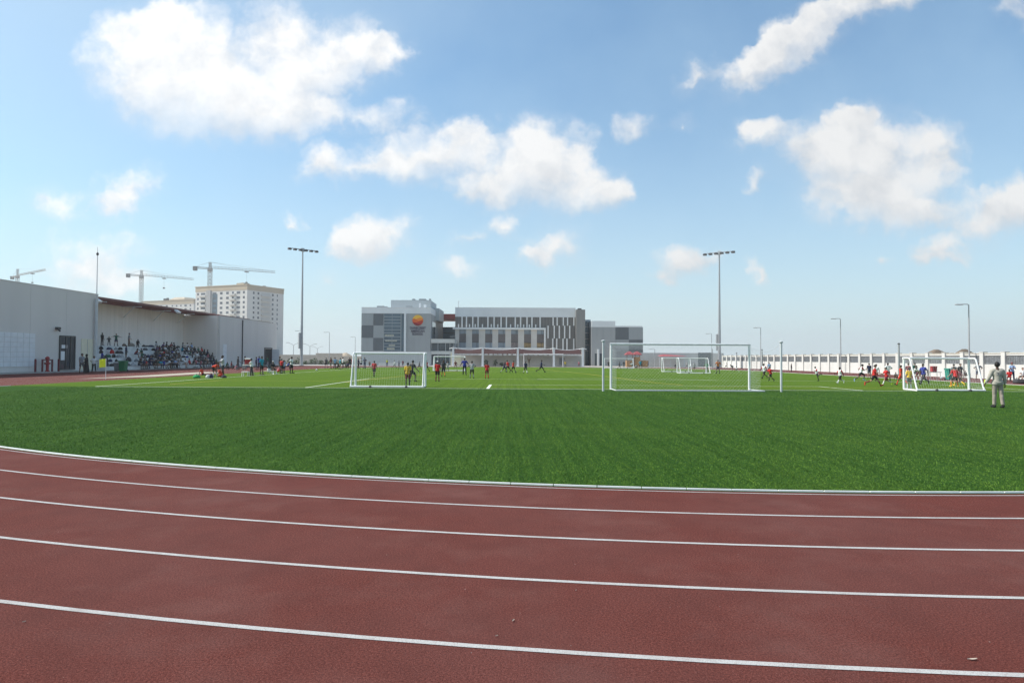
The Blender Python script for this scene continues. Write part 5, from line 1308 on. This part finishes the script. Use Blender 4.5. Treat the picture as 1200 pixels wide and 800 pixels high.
# --- pitch, left half
SM = stripe_mat()
for (px, py, ph, pose, f, kw, lb) in (
   (438.4, 441.5, 18.8, 'walk', 175, dict(top='red', bottom='black', socks='charcoal'), 'red-shirted boy in black shorts walking inside the left goal view'),
   (477.8, 452.6, 28.0, 'stand', 178, dict(top='yellow', bottom='maroon', bib=SM, socks='black', skin='dark'), 'goalkeeper in yellow and black striped bib standing in the left goal'),
   (481.6, 447.0, 25.0, 'ready', 150, dict(top='black', bottom='black', skin='dark'), 'player in black just beyond the striped goalkeeper'),
   (453.5, 429.0, 8.2, 'stand', 0, dict(top='hi-vis yellow', bottom='navy', botkind='trousers'), 'steward in fluorescent yellow far behind the left goal'),
   (462.2, 431.6, 9.6, 'walk', 90, dict(top='white', bottom='grey'), 'small white-shirted player far off within the left goal frame'),
   (467.5, 431.9, 9.2, 'stand', -90, dict(top='navy', bottom='navy'), 'small navy-shirted player far off within the left goal frame'),
   (472.0, 429.6, 7.6, 'stand', 0, dict(top='maroon', bottom='black'), 'tiny maroon-shirted figure far off above the goalkeeper'),
   (491.0, 432.6, 8.8, 'run', 90, dict(top='charcoal', bottom='black'), 'player in charcoal running behind the right post of the left goal'),
   (500.0, 435.6, 13.4, 'walk', -130, dict(top='red', bottom='black', socks='black'), 'red-shirted player standing between the two left goals'),
   (512.6, 446.9, 23.8, 'stand', 178, dict(top='red', bottom='black', socks='maroon', cap='white'), 'red-shirted player with white cap right of the left goal'),
   (519.6, 441.4, 19.6, 'walk', 10, dict(top='dark grey', bottom='black', socks='orange', bib='charcoal', skin='dark'), 'player in dark grey bib with orange socks'),
   (524.6, 435.4, 11.6, 'hips', 0, dict(top='light grey', bottom='light grey'), 'player in pale grey inside the farther left goal'),
   (534.0, 431.8, 9.2, 'ready', 0, dict(top='maroon', bottom='maroon'), 'maroon goalkeeper crouching by the farther goal'),
   (544.4, 439.4, 20.0, 'arms_mid', 180, dict(top='royal blue', bottom='black', botkind='trousers', skin='dark'), 'referee in royal blue shirt and black trousers facing away'),
   (553.0, 443.0, 20.0, 'hips', 175, dict(top='grey', bottom='black', socks='grey', bib='light grey', skin='dark'), 'player in grey bib standing right of the blue referee'),
   (570.6, 443.4, 18.8, 'stand_relaxed', 180, dict(top='red', bottom='maroon', socks='red', skin='brown'), 'red-shirted player facing away above the white pitch dash'),
   (590.8, 436.9, 13.0, 'run', 60, dict(top='navy', bottom='navy', socks='light grey'), 'navy-shirted player running beside two red shirts'),
   (595.6, 436.5, 14.6, 'run', -80, dict(top='red', bottom='black', socks='black'), 'first of two red-shirted players running side by side in midfield'),
   (601.4, 437.0, 14.4, 'walk', 60, dict(top='orangered', bottom='black', socks='charcoal'), 'orange-red shirted player running at the right of the midfield pair'),
   (615.8, 437.6, 14.2, 'walk', 20, dict(top='navy', bottom='charcoal', socks='white', skin='dark'), 'navy-shirted player with white socks alone in midfield'),
   (634.2, 436.3, 14.6, 'stride', 80, dict(top='navy', bottom='black', socks='black', skin='dark'), 'navy-shirted player striding right in midfield'),
   (619.8, 430.2, 11.6, 'jump', 0, dict(top='brown', bottom='tan', skin='dark'), 'player in brown reaching up in the mouth of the far goal'),
   (662.4, 430.6, 7.6, 'arms_mid', 0, dict(top='yellow', bottom='tan'), 'small yellow-shirted child beside the far goal'),
   (678.4, 429.8, 6.6, 'stand', 0, dict(top='pink', bottom='maroon'), 'tiny child in pink by the end of the beige wall')):
    P_(px, py, ph, pose, f, lb, **kw)
# --- pitch, right half far
for (px, py, ph, pose, f, kw, lb) in (
   (713.4, 431.6, 8.6, 'hips', 0, dict(top='black', bottom='black', socks='white'), 'player in black at the left of the thin far goal'),
   (726.0, 432.3, 8.6, 'walk', 90, dict(top='charcoal', bottom='charcoal'), 'player in charcoal walking inside the thin far goal'),
   (731.0, 431.2, 8.2, 'stand', 20, dict(top='black', bottom='navy'), 'dark figure in front of the orange playhouse panel'),
   (741.0, 432.0, 7.6, 'bend', -60, dict(top='white', bottom='black', socks='white'), 'player bending in white at the right post of the thin goal'),
   (744.6, 431.6, 5.0, 'crouch', 60, dict(top='light grey', bottom='black'), 'player in pale grey crouching beside the white bending one'),
   (750.4, 432.6, 10.8, 'arms_mid', 180, dict(top='teal', bottom='charcoal'), 'teal-shirted player seen through the large goal net'),
   (759.6, 430.6, 7.2, 'stand', 90, dict(top='black', bottom='charcoal', socks='white'), 'player in black right of the orange playhouse'),
   (790.6, 431.3, 6.4, 'crouch', 90, dict(top='charcoal', bottom='black'), 'dark figure squatting left of the far right goals'),
   (805.0, 431.4, 7.4, 'walk', 90, dict(top='light grey', bottom='black'), 'player in pale grey at the left inside the far right goal'),
   (808.6, 433.0, 7.8, 'ready', 90, dict(top='white', bottom='charcoal'), 'white-shirted player leaning inside the far right goal'),
   (813.6, 434.6, 9.8, 'stand', -30, dict(top='grey', bottom='dark grey'), 'grey-shirted player standing inside the far right goal'),
   (828.2, 436.4, 12.2, 'arms_mid', 180, dict(top='green', bottom='black', botkind='trousers'), 'goalkeeper in bright green shirt in the far right goal'),
   (841.4, 437.6, 16.2, 'hips', 190, dict(top='orange', bottom='navy', socks='black'), 'player in orange shirt under the right floodlight mast'),
   (850.6, 431.8, 6.8, 'run', 90, dict(top='white', bottom='black'), 'small white-shirted figure far right of the floodlight mast'),
   (859.0, 434.2, 7.4, 'bend', -90, dict(top='black', bottom='black'), 'player in black bending near the right wall'),
   (863.6, 434.2, 4.4, 'sit_knees', -60, dict(top='white', bottom='charcoal'), 'small figure sitting at the foot of the right wall'),
   (895.6, 443.6, 17.6, 'stride', -60, dict(top='red', bottom='black', bib='white', socks='black', skin='dark'), 'player in white bib over red lunging near the right net pole'),
   (901.4, 438.0, 13.6, 'stand', 180, dict(top='light blue', bottom='navy', skin='dark'), 'player in pale blue behind the two lunging players'),
   (903.2, 447.0, 17.4, 'run', -70, dict(top='red', bottom='black', socks='black', skin='light'), 'red-shirted player chasing next to the right net pole'),
   (927.4, 435.4, 9.4, 'stand', 90, dict(top='black', bottom='black', botkind='trousers'), 'figure in black against the white boundary wall'),
   (957.0, 446.4, 17.0, 'run_kick', -80, dict(top='red', bottom='charcoal', socks='black', skin='dark', bib='white'), 'player with white bib over red running left of the far lamp'),
   (984.6, 449.4, 19.2, 'stride', -70, dict(top='red', bottom='black', socks='white', bib='white', shoes='white', skin='dark'), 'player in white bib and white socks running by the middle lamp')):
    P_(px, py, ph, pose, f, lb, **kw)
# --- right group
for (px, py, ph, pose, f, kw, lb) in (
   (1008.6, 447.0, 20.4, 'run', 75, dict(top='maroon', bottom='black', bib='white', socks='charcoal', shoes='light blue'), 'player in maroon and white running right, first of the right group'),
   (1018.6, 443.0, 17.6, 'stand', 180, dict(top='navy', bottom='dark grey', skin='light'), 'player in navy shirt facing the wall behind the right group'),
   (1024.6, 452.4, 25.0, 'stride', 60, dict(top='red', bottom='black', socks='maroon', shoes='red', skin='light'), 'tall player in red with black shorts and dark red socks'),
   (1027.2, 446.6, 20.0, 'walk', -60, dict(top='white', bottom='maroon', skin='brown'), 'player in white and maroon partly behind the tall red player'),
   (1038.8, 451.4, 21.0, 'stride', -85, dict(top='red', bottom='maroon', socks='white', shoes='lime', skin='light'), 'red-shirted player with white socks and lime shoes running'),
   (1040.6, 446.0, 20.8, 'hips', 180, dict(top='white', bottom='black', socks='black', skin='dark'), 'white-shirted player behind the one in lime shoes'),
   (1051.0, 444.2, 8.2, 'sit_knees', -60, dict(top='charcoal', bottom='maroon'), 'player in charcoal squatting by the bare grey track post'),
   (1056.4, 451.8, 24.0, 'walk', -150, dict(top='orangered', bottom='orangered', socks='orangered', skin='brown'), 'orange-red player standing just left of the right goal'),
   (1065.4, 455.6, 25.0, 'stand', 180, dict(top='yellow', bottom='dark grey', socks='white', shoes='grey', bib='yellow', skin='light'), 'goalkeeper in plain yellow bib inside the right goal'),
   (1064.8, 447.4, 22.0, 'stand_relaxed', 150, dict(top='maroon', bottom='maroon', skin='light'), 'player in maroon directly behind the yellow goalkeeper'),
   (1072.4, 444.4, 19.4, 'stand', 190, dict(top='dark green', bottom='grey'), 'person in green shirt seen through the right goal'),
   (1077.6, 446.6, 18.0, 'bend', -60, dict(top='white', bottom='maroon', socks='white'), 'white-shirted player bending inside the right goal view'),
   (1082.6, 450.4, 24.4, 'stride', -75, dict(top='royal blue', bottom='charcoal', botkind='trousers', skin='dark'), 'blue-shirted coach in dark trousers striding left behind the right goal'),
   (1118.0, 447.8, 21.4, 'stand', 170, dict(top='grey', bottom='dark grey', skin='light'), 'person in grey behind the pink-shirted keeper'),
   (1120.2, 453.0, 23.4, 'ready', 178, dict(top='red', bottom='charcoal', socks='orange', shoes='yellow', skin='light'), 'player in crimson shirt with orange socks crouching in the right goal'),
   (1123.4, 452.4, 20.6, 'stride', 178, dict(top='pink', bottom='charcoal', socks='yellow', shoes='yellow', skin='light'), 'player in rosy red shirt with yellow socks in the right goal'),
   (1125.6, 448.0, 22.2, 'hips', 20, dict(top='charcoal', bottom='pink', skin='light'), 'person in charcoal shirt by the teal green bin')):
    P_(px, py, ph, pose, f, lb, **kw)
for (px, py, ph, pose, f, kw, lb) in (
   (1132.6, 443.6, 8.0, 'sit_lean', -70, dict(top='charcoal', bottom='black'), 'person in charcoal sitting by the foot of the near street lamp'),
   (1146.6, 445.0, 20.0, 'hips', -20, dict(top='grey', bottom='navy', skin='brown'), 'person in grey T-shirt, hands on hips, just right of the right goal'),
   (1157.4, 443.4, 18.4, 'hips', 30, dict(top='grey', bottom='black', skin='brown'), 'person in grey T-shirt standing left of the man in beige'),
   (1183.0, 447.0, 14.2, 'sit', -40, dict(top='red', bottom='red', skin='dark'), 'person in red sitting just right of the man in beige'),
   (1186.2, 446.6, 22.0, 'folded', -10, dict(top='light blue', bottom='navy', botkind='trousers', cap='maroon', skin='brown'), 'man in pale blue shirt and maroon cap, arms folded'),
   (1198.6, 447.6, 17.0, 'sit_turn', -60, dict(top='white', bottom='brown', hairc='brown', skin='light'), 'person in white at the very right edge of the picture')):
    P_(px, py, ph, pose, f, lb, SIDEGRP, **kw)
man = P_(1169.4, 477.6, 53.4, 'away_gesture', 172, 'man in a beige work suit with a printed back walking away on the turf', None, top='beige', bottom='tan', botkind='trousers', topkind='jacket', skin='dark', emblem=emblem_mat())

# ------------------------------------------------------------------ grandstand crowd
ORD = ['ground', 'lowest', 'second', 'third', 'fourth', 'fifth', 'top']
def stand_y(px, x): return x*FPX/(px-600)
rnd = random.Random(11)
used_lab = {}
def sect(px): return 'by the green bin' if px < 152 else 'left of the crowd' if px < 172 else 'in the left of the crowd' if px < 186 else 'mid-crowd' if px < 200 else 'right of mid-crowd' if px < 214 else 'in the right cluster' if px < 232 else 'by the far end wall'
CY = ['black', 'navy', 'charcoal', 'maroon', 'dark grey', 'dark green', 'brown', 'purple', 'grey', 'teal', 'royal blue', 'white', 'pink', 'red', 'light blue', 'tan', 'light grey']
WT = [11, 10, 9, 3, 7, 4, 4, 2, 4, 1.5, 2, 3, 1, .8, 1.5, 2, 2]
SKN = ['dark', 'brown', 'brown', 'dark', 'light']
def pick(tier, px, fixed=None):
    for k in range(200):
        c = fixed if (fixed and k == 0) else rnd.choices(CY, WT)[0]
        key = (tier, sect(px), c)
        if key not in used_lab: used_lab[key] = 1; return c
    return c
def spectator(px, tier, pose, fixed=None, face=None, h=None):
    "tier 1..6: the step sat on; standing people stand on it"
    xs = T0-(tier-1)*TD; stand = pose in ('stand', 'hips', 'arms_out', 'stand_relaxed', 'walk', 'folded')
    x = xs-(.45 if stand else -.18); y = min(stand_y(px, x), ZE-.75); z = tier*TR if stand else (tier-1)*TR+(.10 if tier == 1 else 0)
    c = pick(tier, px, fixed); hh = h or rnd.uniform(1.42, 1.72)
    verb = 'standing on' if stand else 'leaning forward on' if pose == 'sit_lean' else 'leaning back on' if pose == 'sit_back' else 'sitting on'
    if stand_y(px, x) > ZE+3.5: return
    lb = f'spectator in {c} {verb} the {ORD[tier]} step {sect(px)}'
    b = rnd.choices(['black', 'navy', 'charcoal', 'tan', 'dark grey', 'brown'], [5, 4, 4, 2, 3, 2])[0]
    cap = rnd.choice([None]*9+['white', 'navy', 'charcoal'])
    person(x, y, z, hh, pose, (90+rnd.uniform(-28, 28)) if face is None else face, lb, top=c, bottom=b, botkind=rnd.choice(['shorts', 'trousers', 'trousers']), skin=rnd.choice(SKN),
           hair=rnd.choice(['hair', 'hair', 'long', 'scarf']) if not cap else 'hair', hairc=None, cap=cap, group=STANDGRP, socks=rnd.choice([None, None, 'white', 'black']))
SIT = ['sit', 'sit_lean', 'sit_turn', 'sit_back', 'sit', 'sit_lean']
# the four standing at the top, one standing lower down
spectator(119.6, 6, 'stand', 'black', 80, 1.55); spectator(127.6, 6, 'hips', 'charcoal', 40, 1.15); spectator(136.0, 6, 'arms_out', 'dark green', 60, 1.55); spectator(151.0, 6, 'stand_relaxed', 'grey', 120, 1.72)
spectator(148.0, 3, 'stand', 'navy', 100, 1.5); spectator(161.4, 5, 'stand_relaxed', 'black', 60, 1.45)
spectator(119.8, 3, 'sit_turn', 'royal blue'); spectator(158.6, 4, 'sit_lean', 'maroon')
rows = {1: [163.4, 168.2, 172.0, 176.4, 180.6, 184.4, 188.6, 192.4, 196.4, 200.4, 204.0, 208.0, 215.4, 222.6, 227.0, 231.2, 235.6, 239.0, 243.2, 247.4, 251.6, 255.0],
        2: [164.6, 171.0, 175.0, 179.4, 184.6, 188.4, 192.0, 196.2, 200.6, 203.6, 213.0, 228.0, 232.0, 236.6, 241.0, 246.0, 249.6],
        3: [166.0, 182.6, 186.2, 190.0, 194.4, 198.0, 201.6, 205.0, 209.0, 231.0, 235.0, 238.4, 244.0, 247.0],
        4: [167.0, 182.2, 185.8, 189.8, 193.6, 197.6, 201.0, 204.8, 223.0, 226.4, 234.6, 238.8, 242.4],
        5: [182.8, 186.8, 190.2, 194.2, 198.4, 203.2, 213.6, 217.4, 221.2, 225.0, 228.4, 233.0, 237.4],
        6: [183.6, 189.6, 194.6, 198.6, 204.6, 214.4, 218.6, 225.6]}
fix = {(1, 172.0): 'red', (1, 188.6): 'teal', (1, 196.4): 'white', (1, 168.2): 'navy', (1, 235.6): 'pink', (5, 221.2): 'white', (5, 198.4): 'white'}
for tr_, ps in rows.items():
    for px in ps: spectator(px+rnd.uniform(-.5, .5), tr_, rnd.choice(SIT), fix.get((tr_, px)))

# bags left on the steps
bagn = {}
def bag(px, tier, col, w=.5, h=.3, ground=None, label=None, on='step'):
    if ground: x, y = gnd(*ground); z = 0.0
    else: x = T0-(tier-1)*TD-.38; y = stand_y(px, x); z = tier*TR
    lb = label or f'{col} bag on the {ORD[tier]} step of the stand ' + ('at its near end' if px < 123 else 'above the yellow flag' if px < 131 else 'above the grey bin' if px < 140 else 'above the green bin' if px < 148 else 'right of the green bin' if px < 158 else 'left of the crowd' if px < 180 else 'between the spectator groups')
    bagn[lb] = bagn.get(lb, 0)+1
    r = thing('bag', lb, 'bag', (x, y, z), 'bags on the grandstand steps' if not ground else 'bags beside the turf', rnd.uniform(-.5, .5)+PI/2)
    m = MB(); k = 10; rs = []
    for zz, s in ((0, .86), (.12, 1), (.45, 1.02), (.8, .84), (1, .5)):
        rs.append([(w/2*s*math.copysign(abs(math.cos(t))**.6, math.cos(t))*(1+.05*math.sin(3*t+px)), w*.32*s*math.copysign(abs(math.sin(t))**.6, math.sin(t)), h*zz*(1+.06*math.cos(2*t+px))) for t in [2*PI*i/14 for i in range(14)]])
    m.rings(rs); m.smooth = True; part('body', m, cm(col), r)
    m = MB(); m.path([(-w*.3, 0, h*.9), (-w*.2, .02, h*1.25), (w*.1, .03, h*1.3), (w*.28, 0, h*.9)], .018, 6); part('strap', m, cm('charcoal'), r)
for (px, t, c, w, h) in ((118.6, 5, 'black', .5, .35), (128, 5, 'navy', .6, .25), (141.0, 5, 'black', .55, .3), (145.5, 6, 'brown', .5, .3), (154, 6, 'tan', .9, .4), (131.4, 4, 'red', .6, .45), (136, 5, 'grey', .5, .25),
     (118.4, 4, 'black', .4, .45), (139.6, 4, 'charcoal', .8, .35), (142.6, 4, 'navy', .5, .3), (126.6, 3, 'dark green', .7, .35), (133.6, 3, 'black', .5, .4), (139.6, 3, 'grey', .6, .3), (143.2, 3, 'light grey', .5, .3),
     (124.6, 2, 'charcoal', .5, .5), (129.6, 2, 'navy', .5, .3), (136.6, 2, 'black', .4, .3), (132.6, 1, 'black', .7, .3), (125.0, 1, 'charcoal', .5, .5), (151.2, 2, 'charcoal', .9, .55), (150.0, 1, 'dark grey', .7, .3), (156.6, 1, 'light grey', .8, .3), (160.0, 2, 'grey', .5, .3),
     (168.6, 6, 'black', .7, .25), (172.6, 6, 'charcoal', .8, .2), (177.0, 6, 'navy', .8, .25), (179.8, 5, 'black', .5, .3), (170.4, 5, 'dark grey', .6, .3), (174.0, 3, 'navy', .7, .35), (178.4, 3, 'black', .7, .35), (208.6, 6, 'charcoal', .8, .3), (211.2, 3, 'dark green', .5, .3), (215.4, 3, 'black', .8, .3), (207.0, 4, 'black', .6, .3), (219.6, 3, 'royal blue', .4, .25)):
    bag(px, t, c, w, h)
bag(230.5, 0, 'green', .78, .24, (230.5, 442.8), 'bright green kit bag on the turf behind the sitting player')
bag(244.5, 0, 'white', .42, .26, (244.2, 443.0), 'white bag on the turf between the sitting and bending players')
bag(246.8, 0, 'navy', .4, .3, (247.6, 443.0), 'navy bag on the turf in front of the bending player')
bag(257.6, 0, 'charcoal', .5, .2, (262.4, 442.6), 'charcoal bag on the turf at the kneeling player\'s feet')
bag(1190.6, 0, 'charcoal', .75, .32, (1192.4, 449.0), 'charcoal kit bag on the red track near the right edge')
bag(1197.0, 0, 'black', .8, .3, (1198.2, 449.4), 'black kit bag at the very right edge of the track')
bag(1155.0, 0, 'lime', .24, .26, (1155.2, 449.0), 'lime yellow bag on the turf between right goal and man in beige')

# drinks stand with its red cooler, stool, folding chair, red box on a stand
x, y = gnd(290.6, 440.0); zc = .98
st = thing('drinks_stand', 'thin-legged drinks stand under the red cooler', 'stand', (x, y, 0))
m = MB(); m.bevbox(-.42, .42, -.28, .28, .90, .95, .015); part('top', m, WHITE, st)
for sx in (-1, 1):
    for sy in (-1, 1): m = MB(); m.tube((sx*.44, sy*.26, 0), (sx*.38, sy*.24, .9), .018, n=6); part('leg', m, GREYMETAL, st)
co_ = thing('cooler', 'red drinks cooler with a white lid on the left touchline', 'cooler', (x+.02, y, .951))
m = MB(); m.bevbox(-.24, .24, -.2, .2, 0, .46, .04); part('body', m, REDPAINT, co_)
m = MB(); m.bevbox(-.26, .26, -.22, .22, .462, .56, .03); part('lid', m, WHITE, co_)
m = MB(); m.tube((0, -.2, .06), (0, -.26, .06), .02, n=6); part('tap', m, WHITE, co_)
x, y = gnd(288.4, 441.0); sl = thing('plastic_stool', 'low white plastic stool beside the drinks stand', 'stool', (x-.05, y, 0))
m = MB(); m.bevbox(-.28, .28, -.2, .2, .36, .42, .02); part('seat', m, WHITE, sl)
for sx in (-1, 1):
    for sy in (-1, 1): m = MB(); m.tube((sx*.26, sy*.18, 0), (sx*.22, sy*.15, .36), .025, n=6); part('leg', m, WHITE, sl)
x, y = gnd(317.6, 437.9); ch = thing('folding_chair', 'dark folding chair under the person in a white cap', 'chair', (x, y, 0), rz=math.radians(55))
m = MB(); m.bevbox(-.24, .24, -.22, .24, .34, .37, .01); part('seat', m, DARKGREY, ch)
m = MB(); m.bevbox(-.24, .24, .25, .28, .50, .86, .01); part('backrest', m, DARKGREY, ch)
for sx in (-1, 1): m = MB(); m.tube((sx*.25, -.22, 0), (sx*.25, .26, .84), .014, n=6); m.tube((sx*.26, .24, 0), (sx*.26, -.2, .36), .014, n=6); part('leg', m, GREYMETAL, ch)
bag(315.0, 0, 'white', .5, .5, (315.2, 436.0), 'white bag hanging low behind the folding chair')
x, y = gnd(309.6, 437.6); tb = thing('low_bench', 'low pale bench on the grass right of the teal-shirted man', 'bench', (x+.3, y, 0))
m = MB(); m.bevbox(-.55, .55, -.16, .16, .22, .27, .01); part('seat', m, CREAMDOOR, tb)
for sx in (-1, 1): m = MB(); m.box(sx*.45-.03, sx*.45+.03, -.14, .14, 0, .22); part('leg', m, CREAMDOOR, tb)
x, y = gnd(1094.2, 447.0); rs_ = thing('crate_stand', 'thin-legged stand carrying a red box on the right track', 'stand', (x, y, 0))
m = MB(); m.bevbox(-.5, .5, -.25, .25, .72, .76, .01); part('top', m, GREYMETAL, rs_)
for sx in (-1, 1):
    for sy in (-1, 1): m = MB(); m.tube((sx*.42, sy*.22, 0), (sx*.38, sy*.2, .72), .018, n=6); part('leg', m, GREYMETAL, rs_)
rb_ = thing('red_box', 'bright red cooler box on the thin-legged stand at right', 'cooler', (x, y, .761))
m = MB(); m.bevbox(-.19, .19, -.17, .17, 0, .36, .03); part('body', m, REDPAINT, rb_)
m = MB(); m.bevbox(-.20, .20, -.18, .18, .362, .44, .02); part('lid', m, REDPAINT, rb_)
# footballs
def ball(px, py, lb):
    x, y = gnd(px, py); m = MB(); ellipsoid(m, (0, 0, .11), (.11, .11, .11), None, 16, 12); m.smooth = True
    mm, N, L, noise, rng, mix, mth, bump, b = node_mat('football_leather') if 'football' not in MATS else (MATS['football'],)+(None,)*8
    if N:
        tc = N.new('ShaderNodeTexCoord'); vo = N.new('ShaderNodeTexVoronoi'); vo.inputs['Scale'].default_value = 9; L.new(tc.outputs['Object'], vo.inputs['Vector'])
        L.new(mix(rng(vo.outputs['Distance'], .25, .3), (.05, .05, .05), (.75, .75, .74)), b.inputs['Base Color']); MATS['football'] = mm
    solo('football', m, mm, (x, y, .008), lb, 'ball', 'balls on the turf')
ball(371, 434.2, 'white football lying by the left touchline before the far crowd')
ball(1103, 444.0, 'white football on the track below the red box stand')
# litter on the track
for (px, py, lb, rz_, l) in ((1139.5, 773.2, 'small pale curled leaf on the track near the bottom right corner', .1, .06), (601.5, 727.6, 'small pale scrap on the track below the middle lane line', 1.2, .035), (582, 745.6, 'tiny pale scrap on the track left of the other centre scrap', .4, .018), (675, 692, 'tiny pale scrap lying just below the third lane line', 1.0, .016), (28, 729, 'tiny pale scrap on the track at bottom left', .7, .02)):
    x, y = gnd(px, py); m = MB(); n = 9; top = []
    for i in range(n+1):
        u = i/n-.5; w = .008*(1-(2*u)**2)*l/.075+.001; z = .003+.004*(2*u)**2*l/.075
        top.append([(u*l, -w, z+.004), (u*l, 0, z), (u*l, w, z+.004), (u*l, 0, z-.0015)])
    m.rings(top); solo('dry_leaf', m, mat('dry_leaf_tan', (.52, .44, .36), .8, .2, 60), (x, y, .002), lb, 'litter', None, rz_)
